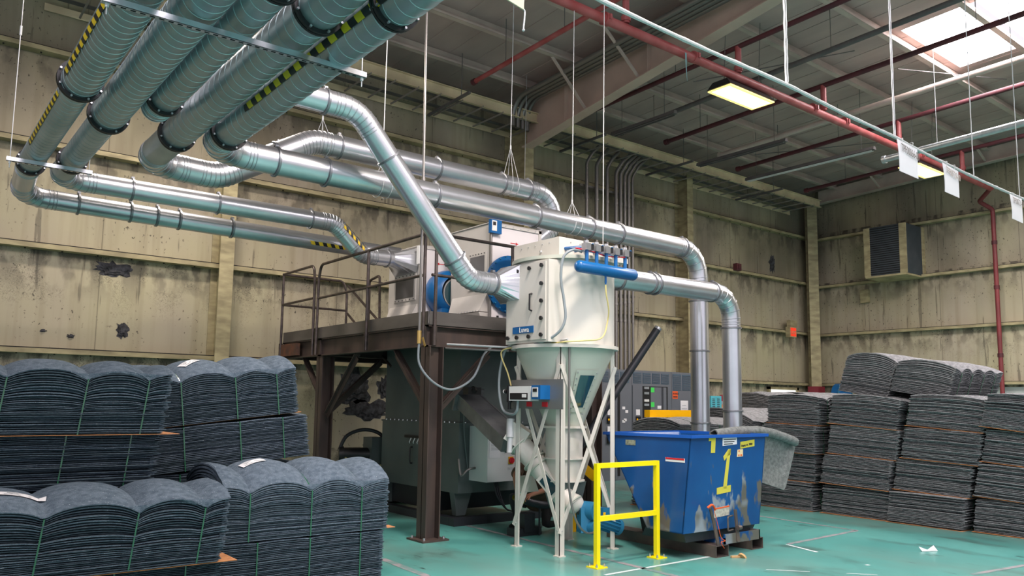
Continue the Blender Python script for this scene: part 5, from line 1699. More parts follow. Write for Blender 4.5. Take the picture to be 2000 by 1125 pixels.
person()
t = Thing('suction_hose', 'thick dark hose with a yellow nozzle held by the crouching person', 'hose', (6.6, 7.9, 0))
mb = MB(); mb.tube(smooth_path([(6.42, 7.93, .50), (6.56, 7.90, .44), (6.75, 7.85, .40), (6.95, 7.80, .42), (7.2, 7.8, .42), (7.45, 7.85, .30), (7.7, 7.95, .05)], 8), .05, 14); t.part('hose', mb, M['rubber'], True)
mb = MB(); mb.lathe((6.47, 7.93, .475), V((-1, .1, .25)), [(0, .055), (.06, .06), (.10, .045), (.16, .03)], 18); t.part('nozzle', mb, mat('dirty_yellow', srgb(150, 138, 50), .6), True)
mb = MB(); mb.box((6.55, 8.0, .05), (6.72, 8.12, .28)); mb.box((6.42, 8.02, .0), (6.85, 8.2, .10)); mb.cyl((6.78, 7.98, 0), (6.78, 7.98, .36), .014, 8)
t.part('carriage', mb, M['rubber'])
# =================================================================== BLUE TIPPING HOPPER
t = Thing('tipping_hopper', 'scuffed blue steel tipping hopper marked with a big yellow tape number one', 'skip', (7.7, 6.1, 0))
hx0, hx1 = 7.0, 8.42
Y0 = 5.78
prof = [(Y0+.03, .285), (6.33, .285), (7.12, 1.33), (Y0-.0, 1.345)]   # (y, z)
tk = .012
mb = MB()
for x in (hx0, hx1-tk):
    mb.prism([(x, y, z) for y, z in prof], (tk, 0, 0))
# front (number side), bottom, slope
for (a, b_) in ((prof[3], prof[0]), (prof[0], prof[1]), (prof[1], prof[2])):
    a3, b3 = V((0, a[0], a[1])), V((0, b_[0], b_[1]))
    n_ = (b3-a3).cross(X_).normalized()*tk
    mb.hexa([V((hx0, *a)), V((hx1, *a)), V((hx1, *b_)), V((hx0, *b_)), V((hx0, *a))-n_, V((hx1, *a))-n_, V((hx1, *b_))-n_, V((hx0, *b_))-n_])
def hshear(mb):
    for v in mb.v: v.x += .12*(v.z-.285)/1.06
    return mb


shell = t.part('shell', hshear(mb), M['dump_blue'])
mb = MB()
mb.bar((hx0-.02, Y0-.015, 1.345), (hx1+.02, Y0-.015, 1.345), .035, .035); mb.bar((hx0-.005, Y0-.03, 1.345), (hx0-.005, 7.14, 1.335), .035, .035)
mb.bar((hx1+.005, Y0-.03, 1.345), (hx1+.005, 7.14, 1.335), .035, .035); mb.bar((hx0-.02, 7.13, 1.335), (hx1+.02, 7.13, 1.335), .035, .035)
t.part('rim', hshear(mb), mat('rim_blue', srgb(22, 84, 170), .3))
# undercarriage
mb = MB()
mb.hexa([(7.1, 5.85, .18), (8.3, 5.85, .18), (8.3, 6.5, .18), (7.1, 6.5, .18), (7.05, 5.84, .285), (8.38, 5.84, .285), (8.38, 6.4, .285), (7.05, 6.4, .285)])
mb.prism([(7.55, 6.0, .28), (7.55, 6.35, .12), (7.55, 6.9, .12), (7.55, 6.95, .30)], (.02, 0, 0)); mb.prism([(8.1, 6.0, .28), (8.1, 6.35, .12), (8.1, 6.9, .12), (8.1, 6.95, .30)], (.02, 0, 0))
t.part('rocker', mb, M['rubber'])
mb = MB(); mb.box((7.62, 5.72, .13), (8.30, 5.735, .24)); mb.box((7.62, 5.72, .13), (7.64, 6.6, .20)); mb.box((8.28, 5.72, .13), (8.30, 6.6, .24))
t.part('base_frame', mb, M['dump_blue'])
for x in (7.44, 8.22):
    y0, y1 = 5.70 if x < 8 else 5.78, 7.42
    mb = MB(); w_, h_ = .225, .13
    mb.box((x, y0, 0), (x+w_, y1, .008)); mb.box((x, y0, h_-.008), (x+w_, y1, h_)); mb.box((x, y0, .008), (x+.008, y1, h_-.008)); mb.box((x+w_-.008, y0, .008), (x+w_, y1, h_-.008))
    t.part('fork_tube', mb, M['skid'])
# latch, handle and strings
LS = V((-.13, .02, -.07))


def lat(p): return V(p)+LS


mb = MB(); mb.bar((7.50, 5.715, .13), lat((7.575, 5.72, .50)), .045, .014, up=(0, 1, 0)); mb.bar(lat((7.575, 5.72, .48)), lat((7.50, 5.70, .62)), .04, .014, up=(0, 1, 0)); t.part('latch_lever', mb, M['skid'])
mb = MB(); mb.tube(smooth_path([lat((7.44, 5.69, .63)), lat((7.48, 5.67, .66)), lat((7.53, 5.68, .645)), lat((7.575, 5.69, .60))], 5), .013, 10); t.part('orange_grip', mb, M['orange'], True)
mb = MB(); mb.bar((7.86, 5.71, .14), (7.86, 5.745, .50), .045, .014, up=(0, 1, 0)); mb.cyl((7.83, 5.69, .30), (7.89, 5.69, .30), .025, 12); t.part('hinge_strut', mb, M['skid'])
mb = MB(); p, _ = bend_path([(7.84, 5.765, .43), (7.70, 5.73, .43), (7.70, 5.73, .27), (7.84, 5.765, .27)], .02, 3); mb.tube(p, .009, 8); t.part('handle', mb, M['skid'], True)
mb = MB()
mb.tube(smooth_path([lat((7.54, 5.68, .60)), lat((7.60, 5.68, .45)), (7.52, 5.69, .22), (7.58, 5.68, .18), (7.50, 5.68, .17), (7.56, 5.68, .10)], 5), .0035, 6)
t.part('string', mb, M['orange'], True)
# marks on the number face: face tilts slightly so follow it


def fy(z): return Y0+.03*(1.345-z)/1.06-.004


def facequad(mb, pts):
    mb.prism([(x, fy(z)-.0005, z) for x, z in pts], (0, .003, 0))
    return mb


mb = MB()
facequad(mb, [(7.705, 1.105), (7.80, 1.19), (7.845, 1.195), (7.84, 1.12), (7.80, 1.12), (7.725, 1.06)])
facequad(mb, [(7.79, 1.18), (7.845, 1.195), (7.77, .74), (7.705, .74)])
facequad(mb, [(7.59, .755), (7.85, .775), (7.85, .70), (7.59, .68)])
t.part('number_one', mb, M['tape_yellow'])
mb = MB(); facequad(mb, [(7.437, 1.325), (7.56, 1.325), (7.55, 1.155), (7.475, 1.155), (7.482, 1.295), (7.435, 1.29)]); t.part('tape_seven', mb, M['tape_yellow'])
mb = MB(); facequad(mb, [(7.69, 1.322), (7.96, 1.325), (7.96, 1.245), (7.69, 1.23)]); o = t.part('paper_label', mb, M['paper'])
mb = MB()
for k in range(3): facequad(mb, [(7.71, 1.307-.026*k), (7.94-.03*k, 1.310-.026*k), (7.94-.03*k, 1.300-.026*k), (7.71, 1.297-.026*k)])
for v in mb.v: v.y -= .0025
t.sub(o, 'text_lines', mb, M['ink'])
mb = MB(); facequad(mb, [(8.03, 1.27), (8.31, 1.295), (8.31, 1.215), (8.03, 1.19)]); o = t.part('yellow_label', mb, M['tape_yellow'])
t.sub(o, 'lettering', text_mb('Empty wt. 780#', .034, (8.045, fy(1.22)-.004, 1.213), (1, 0, .1), (0, 0, 1), bold=True), M['ink'])
mb = MB(); facequad(mb, [(7.975, 1.18), (8.08, 1.185), (8.08, 1.10), (7.965, 1.095)]); o = t.part('sticker', mb, mat('cream_sticker', srgb(225, 205, 160), .6))
mb = MB(); facequad(mb, [(7.99, 1.17), (8.02, 1.172), (8.005, 1.15)]); facequad(mb, [(7.99, 1.125), (8.01, 1.125), (8.01, 1.107), (7.99, 1.107)]); facequad(mb, [(8.03, 1.125), (8.06, 1.125), (8.06, 1.107), (8.03, 1.107)])
for v in mb.v: v.y -= .0025
t.sub(o, 'sticker_print', mb, M['orange'])
mb = MB(); facequad(mb, [(7.54, .53), (7.825, .545), (7.825, .435), (7.54, .42)]); o = t.part('warning_plate', mb, mat('worn_plate', srgb(196, 196, 180), .6, 0, col2=srgb(160, 160, 150), nscale=30))
mb = MB(); facequad(mb, [(7.543, .528), (7.822, .543), (7.822, .528), (7.543, .513)])
for v in mb.v: v.y -= .0025
t.sub(o, 'plate_header', mb, M['orange'])
mb = MB(); mb.box((hx0+.083, 5.84, 1.055), (hx0+.087, 6.12, 1.10)); o = t.part('side_sticker', mb, M['paper'])
mb = MB(); mb.box((hx0+.080, 5.845, 1.08), (hx0+.083, 6.115, 1.10)); t.sub(o, 'red_band', mb, M['red'])
mb = MB(); mb.box((hx0+.100, 6.60, 1.21), (hx0+.104, 6.76, 1.27)); t.part('side_label', mb, mat('grimy_label', srgb(170, 175, 150), .7, 0, col2=srgb(110, 115, 100), nscale=20))
mb = MB(); mb.cyl((7.70, 5.55, .0), (7.72, 5.55, .012), .05, 14); mb.bar((7.60, 5.62, .012), (7.72, 5.57, .012), .03, .02)
solo('rag', 'crumpled orange paper scraps on the floor by the fork tube', 'litter', mb, mat('tan_scrap', srgb(200, 160, 110), .9), (7.66, 5.58, 0))

# felt mat draped over the hopper rim
t = Thing('felt_mat', 'thick grey felt mat draped over the right rim of the blue hopper', 'mat', (8.6, 6.1, .9))


def drape_sheet(prof_fn, x0, x1, nx, nv, th):
    g = []; g2 = []
    for i in range(nx+1):
        x = x0+(x1-x0)*i/nx
        row = prof_fn(x)
        for j in range(nv+1):
            g.append(V(row[j]))
    mb = MB()
    nb = (nx+1)*(nv+1)
    nr = []
    for i in range(nx+1):
        for j in range(nv+1):
            a = g[i*(nv+1)+max(j-1, 0)]; b_ = g[i*(nv+1)+min(j+1, nv)]
            c = g[max(i-1, 0)*(nv+1)+j]; d = g[min(i+1, nx)*(nv+1)+j]
            n = (b_-a).cross(d-c)
            n.normalize() if n.length > 1e-6 else None
            nr.append(n)
    mb.v = [p+n*th/2 for p, n in zip(g, nr)]+[p-n*th/2 for p, n in zip(g, nr)]
    w_ = nv+1
    for i in range(nx):
        for j in range(nv):
            a = i*w_+j
            mb.face((a, a+w_, a+w_+1, a+1)); mb.face((nb+a, nb+a+1, nb+a+w_+1, nb+a+w_))
    for i in range(nx):
        for j in (0, nv):
            a = i*w_+j; b_ = a+w_
            mb.face((a, b_, nb+b_, nb+a) if j == nv else (b_, a, nb+a, nb+b_))
    for j in range(nv):
        for i in (0, nx):
            a = i*w_+j; b_ = a+1
            mb.face((a, b_, nb+b_, nb+a) if i == 0 else (b_, a, nb+a, nb+b_))
    return mb


def matprof(x):
    zt = 1.405+.035*math.sin(min(max((x-7.9)/.75, 0), 1)*math.pi*.5)-.20*max(0, (x-8.75))**1.5
    u_ = (x-7.85)/(9.62-7.85)
    bot = 1.30 if x < 8.44 else (.84-.24*min((x-8.44)/.88, 1)+(.55*max(0, x-9.32)/.28))
    yb_ = 6.10
    row = []
    rollr = .055
    # start of the free curled edge at front, over the fold, and down the back
    for k in range(9):
        a = -math.pi*.75+math.pi*1.25*k/8
        row.append((x, yb_-.06-rollr*math.cos(a)*-1*.9-.02, zt-rollr+rollr*math.sin(a+math.pi/2)*1.0 if False else zt-rollr+rollr*math.sin(math.pi/2-abs(0)+0)*0+rollr*math.cos(math.pi*1.15*(k-8)/8+math.pi*.0)))
    row = []
    for k in range(9):
        a = math.pi*1.35*(1-k/8)        # 243deg -> 0, measured from top towards front
        row.append((x, yb_-.055-rollr*math.sin(a)*1.0, zt-rollr+rollr*math.cos(a)))
    for k in range(1, 11):
        q = k/10
        row.append((x+.05*q*(1 if x > 8.44 else 0), yb_-.05+.05*min(q*3, 1)+.03*math.sin(q*5+x*4)*q, zt-(zt-bot)*q))
    return row


mb = drape_sheet(matprof, 7.88, 9.60, 34, 18, .014)
t.part('sheet', mb, M['felt_pale'], True)

# =================================================================== YELLOW GUARD RAIL


def guard(name, label, pts_x, y, h=1.07, s=.05, m='yellow', mid=.47):
    t = Thing(name, label, 'barrier', (pts_x[0], y, 0))
    x0, x1 = pts_x
    h2 = s/2
    for x in (x0, x1):
        mb = MB(); mb.box((x-h2, y-h2, .012), (x+h2, y+h2, h-s)); po = t.part('post', mb, M[m])
        mb = MB(); mb.box((x-.08, y-.08, 0), (x+.08, y+.08, .012)); bp = t.part('base_plate', mb, M[m])
        b = MB()
        for a in (-.055, .055):
            for c in (-.055, .055):
                b.cyl((x+a, y+c, .012), (x+a, y+c, .045), .008, 6); b.cyl((x+a, y+c, .012), (x+a, y+c, .028), .015, 6)
        t.sub(bp, 'anchor_bolt', b, M['bolt'])
    mb = MB(); mb.box((x0-h2, y-h2, h-s), (x1+h2, y+h2, h)); t.part('top_rail', mb, M[m])
    mb = MB(); mb.box((x0+h2, y-h2, mid), (x1-h2, y+h2, mid+s)); t.part('mid_rail', mb, M[m])
    return t


guard('guard_rail', 'bright yellow square-tube guard rail on the floor in front of the blue hopper', (5.975, 6.905), 6.10)
t = Thing('guard_rail', 'orange-yellow heavy guard rail in front of the grey switchgear', 'barrier', (11.7, 10.5, 0))
mb = MB(); mb.box((11.62, 10.35, .015), (11.78, 10.52, 1.45)); t.part('post', mb, M['yellow_far'])
mb = MB(); mb.box((11.62, 10.42, 1.45), (13.35, 10.56, 1.59)); t.part('top_rail', mb, M['yellow_far'])
mb = MB(); mb.box((13.2, 10.42, .015), (13.35, 10.56, 1.45)); t.part('post', mb, M['yellow_far'])
mb = MB(); mb.box((11.55, 10.3, 0), (11.85, 10.6, .015)); mb.box((13.12, 10.35, 0), (13.42, 10.62, .015)); t.part('base_plate', mb, M['yellow_far'])

# =================================================================== SWITCHGEAR
SY = 12.62
secs = ((12.05, 13.46, 'grey switchgear cabinet section behind the vessel legs, leftmost of the row'), (13.47, 14.84, 'wide grey switchgear section with an open dark bay, middle of the row'), (14.85, 16.0, 'grey switchgear section with an orange label and taped notice, right of the row'))
H_ = 2.48
for i, (x0, x1, lab) in enumerate(secs):
    t = Thing('switchgear_cabinet', lab, 'cabinet', (x0, SY, 0), 'switchgear row')
    mb = MB(); mb.box((x0, SY, 0), (x1, SY+.7, H_)); t.part('casing', mb, M['swg'])
    zl = H_-.30 if i < 2 else H_-.44
    n = {0: 4, 1: 4, 2: 3}[i]
    for k in range(n):
        a = x0+.04+(x1-x0-.08)*k/n; b_ = a+(x1-x0-.08)/n-.05
        mb = MB(); mb.box((a, SY-.006, zl), (b_, SY-.001, H_-.05)); lo = t.part('louver_panel', mb, M['louver'])
        mb = MB()
        z = zl+.02
        while z < H_-.07:
            mb.bar((a+.01, SY-.010, z), (b_-.01, SY-.010, z), .012, .008, up=(0, -1, 1)); z += .026
        t.sub(lo, 'slats', mb, M['swg'])
    if i == 1:
        mb = MB(); mb.box((x0+.34, SY-.006, .1), (x1-.14, SY-.001, H_-.36)); t.part('open_bay', mb, M['dark'])
        mb = MB(); mb.box((x0+.01, SY-.02, .1), (x0+.33, SY-.001, H_-.35)); t.part('door', mb, M['swg'])
        mb = MB(); mb.box((x0+.62, SY-.018, .1), (x0+1.0, SY-.007, H_-.38)); d_ = t.part('inner_door', mb, M['swg'])
        mb = MB(); mb.box((x0+1.02, SY-.06, .1), (x0+1.12, SY-.007, H_-.38)); t.part('bay_edge', mb, M['swg'])
        for z in (2.05, 1.93, 1.76, 1.66):
            mb = MB(); mb.box((x0+.40, SY-.02, z), (x0+.56, SY-.007, z+.055)); t.part('breaker_label', mb, M['white' if z == 1.76 else 'hose'])
        for z in (1.98, 1.64):
            mb = MB(); mb.box((x0+.62, SY-.021, z), (x0+.74, SY-.0185, z+.11)); t.part('green_tag', mb, M['green'])
        mb = MB(); mb.box((x0+.85, SY-.021, 1.60), (x0+.98, SY-.0185, 1.67)); mb.box((x0+.76, SY-.021, 1.45), (x0+.84, SY-.0185, 1.5)); t.part('white_tag', mb, M['paper'])
    if i < 2:
        xx = x0+.10 if i else x0+.60
        if i == 0:
            mb = MB(); mb.box((x0+.95, SY-.012, .1), (x0+1.02, SY-.001, H_-.5)); t.part('bay_slot', mb, M['dark'])
            mb = MB(); mb.box((x0+.9, SY-.012, H_-.40), (x0+1.1, SY-.001, H_-.385)); t.part('slot_handle', mb, M['dark'])
            for (a, z) in ((1.1, 1.58), (1.2, 1.50), (1.1, 1.28), (1.15, 1.31)):
                mb = MB(); mb.box((x0+a, SY-.004, z), (x0+a+.09, SY-.001, z+.06)); t.part('white_tag', mb, M['paper'])
        mb = MB(); mb.box((xx, SY-.045, 1.28), (xx+.15, SY-.021, 1.42)); hd = t.part('switch', mb, M['black'])
        mb = MB(); mb.cyl((xx+.03, SY-.05, 1.35), (xx+.03, SY-.046, 1.35), .025, 12); t.sub(hd, 'yellow_dot', mb, M['yellow_far'])
        mb = MB(); mb.box((xx+.01, SY-.024, 1.45), (xx+.14, SY-.021, 1.58)); t.part('label', mb, M['paper'])
        mb = MB(); mb.box((xx+.01, SY-.024, 1.02), (xx+.14, SY-.021, 1.20)); t.part('label', mb, M['paper'])
        mb = MB(); mb.box((xx-.01, SY-.06, .84), (xx+.13, SY-.021, 1.0)); t.part('handle', mb, M['black'])
    if i == 2:
        mb = MB(); mb.box((x0+.03, SY-.006, 1.84), (x0+.22, SY-.001, 2.02)); o = t.part('orange_label', mb, M['orange'])
        t.sub(o, 'lettering', text_mb('POWER', .06, (x0+.045, SY-.008, 1.94), (1, 0, 0), (0, 0, 1), bold=True), M['ink'])
        mb = MB(); mb.box((x0+.05, SY-.009, 1.875), (x0+.2, SY-.007, 1.90)); t.sub(o, 'text_bar', mb, M['ink'])
        mb = MB(); mb.box((x0+.32, SY-.006, 1.48), (x0+.60, SY-.001, 1.80)); o = t.part('notice', mb, M['paper'])
        mb = MB(); mb.box((x0+.38, SY-.008, 1.68), (x0+.52, SY-.0062, 1.69)); mb.box((x0+.36, SY-.008, 1.6), (x0+.56, SY-.0062, 1.61)); t.sub(o, 'text_lines', mb, M['hose'])
        mb = MB(); mb.box((x0+.01, SY-.004, 1.27), (x1, SY-.001, 1.285)); t.part('panel_seam', mb, M['dark'])
        mb = MB(); mb.box((x0+.08, SY-.01, 1.05), (x0+.2, SY-.001, 1.22)); mb.box((x0+.46, SY-.03, 1.14), (x0+.56, SY-.001, 1.24)); t.part('breaker_label', mb, M['yellow_tube'])
# crate and boxes by the wall
t = Thing('plastic_crate', 'turquoise slotted plastic crate seen between the two vertical ducts', 'crate', (15.45, 11.9, 0))
mb = MB(); mb.box((15.35, 11.85, .0), (15.75, 12.2, 1.92)); c_ = t.part('shell', mb, M['teal_crate'])
mb = MB()
for k in range(9):
    for a in (15.40, 15.58):
        mb.box((a, 11.845, 1.50+.045*k-.02), (a+.10, 11.851, 1.515+.045*k-.02))
t.sub(c_, 'slots', mb, M['ink'])
t = Thing('carton', 'open brown carton beside the turquoise crate between the vertical ducts', 'box', (16.2, 12.2, 0))
mb = MB(); mb.box((15.95, 12.1, 0), (16.9, 12.7, 1.72)); c_ = t.part('carton_body', mb, M['card'])
mb = MB(); mb.prism([(15.95, 12.1, 1.72), (16.9, 12.1, 1.72), (16.9, 12.3, 2.02), (16.3, 12.3, 1.95)], (0, .01, 0)); t.part('flap', mb, M['maroon'])
mb = MB(); mb.box((15.95, 12.09, 1.72), (16.9, 12.72, 1.80)); t.part('lid_edge', mb, M['hose'])

# =================================================================== FELT BUNDLES


def felt_bundle_mesh(L, W, H, nl, seed, straps, arc=.055, dome=.12, jag=.010, droop=0., shx=0., shy=0., bend=0., top_dome_power=2.4, gap=.45):
    """strapped bundle of felt pads. returns (mesh, zt function, deform function)"""
    rnd = random.Random(seed)
    lit = set(l for l in range(nl) if rnd.random() < .52)
    edges = [-L/2]+[-L/2+s for s in straps]+[L/2]

    def pillow(x):
        for a, b_ in zip(edges[:-1], edges[1:]):
            if a-1e-6 <= x <= b_+1e-6:
                if a == edges[0]: u_ = .5+.5*(x-a)/(b_-a); k = .8
                elif b_ == edges[-1]: u_ = .5*(x-a)/(b_-a); k = .8
                else: u_ = (x-a)/(b_-a); k = 1.
                return k*(max(0, 1-abs(2*u_-1)**2.1))**.75
        return 0

    def zt(x, y):
        v = abs(2*y/W)
        return H+arc*pillow(x)*(1 if v > .6 else 1)+dome*(1-min(v, 1)**top_dome_power)-droop*(max(0, -(y)/W+.1))**2

    def warp(x, y, z):
        t_ = z/H
        return V((x+shx*z, y+shy*z-bend*0, z-droop*.5*max(0, -y/W)*t_))

    def layer_z(x, y, t_):
        base = H*t_
        return base+(zt(x, y)-H)*t_**2.2
    mb = MB()
    # perimeter
    per = []
    nx, ny = int(L/.035), int(W/.035)
    for i in range(nx): per.append((-L/2+L*i/nx, -W/2, 0, -1))
    for i in range(ny): per.append((L/2, -W/2+W*i/ny, 1, 0))
    for i in range(nx): per.append((L/2-L*i/nx, W/2, 0, 1))
    for i in range(ny): per.append((-L/2, W/2-W*i/ny, -1, 0))
    n = len(per)
    th = H/nl
    zedge = [0.]
    for k in range(nl):
        zedge.append(zedge[-1]+.7+.6*rnd.random())
    zedge = [z/zedge[-1] for z in zedge]
    prev = None
    for l in range(nl):
        ox = (rnd.random()-.5)*jag*2.4; oy = (rnd.random()-.5)*jag*2.4
        extra = (rnd.random()-.35)*jag*1.3
        ph = rnd.random()*100
        rows = []
        for (tt, ins) in ((zedge[l], -.034), (zedge[l]+(zedge[l+1]-zedge[l])*gap, .0), (zedge[l]+(zedge[l+1]-zedge[l])*.86, .001)):
            i0 = len(mb.v)
            for (x, y, ax, ay) in per:
                nz = (mnoise.noise(V((x*9+ph, y*9, l*3.1)))*jag*.8+mnoise.noise(V((x*30+ph, y*30, l*3.1)))*jag*.5)
                o_ = ins+extra+nz
                wz = mnoise.noise(V((x*4+ph, y*4, l*1.7)))*th*.22 if 0 < l < nl else 0
                xx = x+ax*o_+ox*abs(ax)+(0 if ax else 0); yy = y+ay*o_+oy*abs(ay)
                z = layer_z(x, y, tt)+(wz if l < nl-1 or ins < 0 else 0)*(1 if l else 0)
                mb.v.append(warp(xx, yy, z))
            rows.append(i0)
        if prev is not None:
            mb.skinr(prev, rows[0], n, 1)
        mb.skinr(rows[0], rows[1], n, 1); mb.skinr(rows[1], rows[2], n, 0 if l in lit or l == nl-1 else 1)  # pad gaps painted shaded, some upper lips left light
        prev = rows[2]
    # top surface grid bound to the last ring
    m1, m2 = 56, 22
    g0 = len(mb.v)
    for i in range(m1+1):
        for j in range(m2+1):
            x = -L/2+L*i/m1; y = -W/2+W*j/m2
            q = mnoise.noise(V((x*5+seed, y*5, 7)))*.006
            e_ = .004
            yy = max(min(y, W/2-e_), -W/2+e_); xx = max(min(x, L/2-e_), -L/2+e_)
            mb.v.append(warp(xx, yy, zt(x, y)+q*(1-abs(2*y/W)**4)+.002))
    for i in range(m1):
        for j in range(m2):
            a = g0+i*(m2+1)+j
            mb.face((a, a+m2+1, a+m2+2, a+1))
    # rounded rim joining the grid to the last ring
    ringg = [g0+i*(m2+1) for i in range(m1+1)]+[g0+m1*(m2+1)+j for j in range(1, m2+1)]+[g0+i*(m2+1)+m2 for i in range(m1-1, -1, -1)]+[g0+j for j in range(m2-1, 0, -1)]
    # stitch by nearest parameter
    r1 = [prev+k for k in range(n)]
    A_, B_ = ringg, r1
    ia = ib = 0
    na, nb_ = len(A_), len(B_)
    while ia < na or ib < nb_:
        if ib >= nb_ or (ia < na and ia/na <= ib/nb_):
            mb.face((A_[ia % na], A_[(ia+1) % na], B_[ib % nb_])[::-1]); ia += 1
        else:
            mb.face((A_[ia % na], B_[(ib+1) % nb_], B_[ib % nb_])[::-1]); ib += 1
    i0 = [k for k in range(n)]
    mb.face(i0[::-1])
    return mb, zt, warp


def strap_mb(L, W, H, s, zt, warp, wd=.011, off=.010):
    x = -L/2+s
    pts = []
    N_ = 10
    for k in range(N_+1): pts.append((-W/2-off, H*k/N_, (0, -1, 0)))
    for k in range(15):
        y = -W/2+W*k/14
        pts.append((y, zt(x, y)+.004, (0, 0, 1)))
    for k in range(N_+1): pts.append((W/2+off, H*(1-k/N_), (0, 1, 0)))
    mb = MB()
    rows = []
    for (y, z, nn) in pts:
        c = warp(x, y, z)
        i0 = len(mb.v)
        mb.v += [c+V((-wd/2, 0, 0)), c+V((wd/2, 0, 0)), c+V((wd/2, 0, 0))+V(nn)*.003, c+V((-wd/2, 0, 0))+V(nn)*.003]
        rows.append(i0)
    for a, b_ in zip(rows[:-1], rows[1:]):
        mb.skinr(a, b_, 4)
    return mb


def bundle(label, loc, L=1.62, W=1.08, H=.43, nl=30, seed=1, straps=(.24, .80, 1.32), felt_m='felt_blue', arc=.055, dome=.13, rz=0., ry=0., rx=0., card=(.02, .02, .02, .02), group='felt bundles', lab=None, **kw):
    o = bpy.data.objects.new('felt_bundle', None); COL.objects.link(o)
    o.location = loc; o.rotation_euler = (rx, ry, rz)
    o['label'] = label; o['category'] = 'felt bundle'; o['group'] = group
    mb, zt, warp = felt_bundle_mesh(L, W, H, nl, seed, straps, arc, dome, **kw)
    f_ = mesh_obj('felt_pads', mb, [M[felt_m], M['edge_shade_blue' if felt_m == 'felt_blue' else 'edge_shade_grey']], o, (0, 0, 0), True, 50)
    for s in straps:
        mesh_obj('strap', strap_mb(L, W, H, s, zt, warp), M['strap'], o, (0, 0, 0), False)
    if card:
        mb = MB(); a, b_, c, d = card   # overhang -x, +x, -y, +y
        mb.box((-L/2-a, -W/2-c, -.006), (L/2+b_, W/2+d, -.001)); mesh_obj('cardboard_sheet', mb, M['card'], o)
    if lab:
        lx, ly, lw, lh, rot = lab
        mb = MB(); g = []
        nn_ = 6
        for i in range(nn_+1):
            for j in range(nn_+1):
                a = (i/nn_-.5)*lw; b_ = (j/nn_-.5)*lh
                x = lx+a*math.cos(rot)-b_*math.sin(rot); y = ly+a*math.sin(rot)+b_*math.cos(rot)
                g.append(warp(x, y, zt(x, y)+.011))
        mb.v = g
        for i in range(nn_):
            for j in range(nn_):
                k = i*(nn_+1)+j; mb.face((k, k+nn_+1, k+nn_+2, k+1))
        lo = mesh_obj('paper_label', mb, M['paper'], o)
        mb = MB()
        for (u0_, u1_, v_) in ((-.35, .0, .28), (-.35, -.1, .05), (.12, .4, -.25), (-.40, -.05, -.30), (-.3, .2, -.02)):
            n0 = len(mb.v)
            for (uu_, vv_) in ((u0_, v_-.04), (u1_, v_-.04), (u1_, v_+.05), (u0_, v_+.05)):
                a = uu_*lw; b_ = vv_*lh
                x = lx+a*math.cos(rot)-b_*math.sin(rot); y = ly+a*math.sin(rot)+b_*math.cos(rot)
                mb.v.append(warp(x, y, zt(x, y)+.013))
            mb.face((n0, n0+1, n0+2, n0+3))
        mesh_obj('print', mb, M['hose'], lo)
    return o


def dup(o, label, loc, rot=None):
    r = o.copy(); COL.objects.link(r); r.location = loc
    if rot: r.rotation_euler = rot
    r['label'] = label
    for ch in list(o.children):
        c = ch.copy(); COL.objects.link(c); c.parent = r
    return r


GL = 'blue-grey felt bundles in the left foreground'
# D pair
bundle('domed felt bundle with a white label, nearest the front platform column', (3.16, 7.5, .46), L=1.6, H=.405, dome=.17, arc=.095, seed=11, straps=(.225, .80, 1.31), card=(.02, .12, -.05, .02), group=GL, lab=(-.42, -.13, .22, .12, .12), jag=.008, gap=.3)
bundle('lower felt bundle directly under the domed labelled one', (3.13, 7.5, .008), L=1.58, H=.43, dome=.01, arc=.01, seed=12, straps=(.33, .82, 1.33), card=None, group=GL, jag=.007)
# A pair
bundle('nearest felt bundle at the bottom left corner with its label by the left edge', (1.40, 7.04, .415), L=1.60, H=.42, dome=.10, arc=.09, seed=21, straps=(.30, .92, 1.41), card=(.02, .13, .012, .02), group=GL, lab=(-.62, -.25, .30, .09, -.15), jag=.013, shx=.12)
bundle('felt bundle peeking out beneath the nearest one at the bottom edge', (1.42, 7.10, .008), L=1.6, H=.395, dome=.01, arc=.01, seed=22, straps=(.33, .82, 1.33), card=None, group=GL, jag=.013)
# B stack (4 tiers)
bundle('top felt bundle of the far left stack, cut by the left edge', (1.17, 7.95, 1.385), L=1.55, W=1.08, H=.45, dome=.10, arc=.085, seed=31, straps=(.30, .88, 1.36), card=(.02, .14, .012, .02), group=GL, jag=.016, shx=.12)
bundle('second felt bundle from the top of the far left stack, with bright strap glints', (1.12, 8.03, .93), L=1.55, W=1.08, H=.445, dome=.01, arc=.01, seed=32, straps=(.30, .82, 1.32), card=None, group=GL, jag=.020, shx=.10)
bundle('third felt bundle down the far left stack, just above the nearest one', (1.14, 8.12, .47), L=1.55, W=1.0, H=.45, dome=.01, arc=.01, seed=33, straps=(.30, .82, 1.32), card=None, group=GL, jag=.016)
bundle('lowest felt bundle of the far left stack, on the floor', (1.14, 8.16, .008), L=1.55, W=.95, H=.45, dome=.01, arc=.01, seed=34, straps=(.30, .82, 1.32), card=None, group=GL)
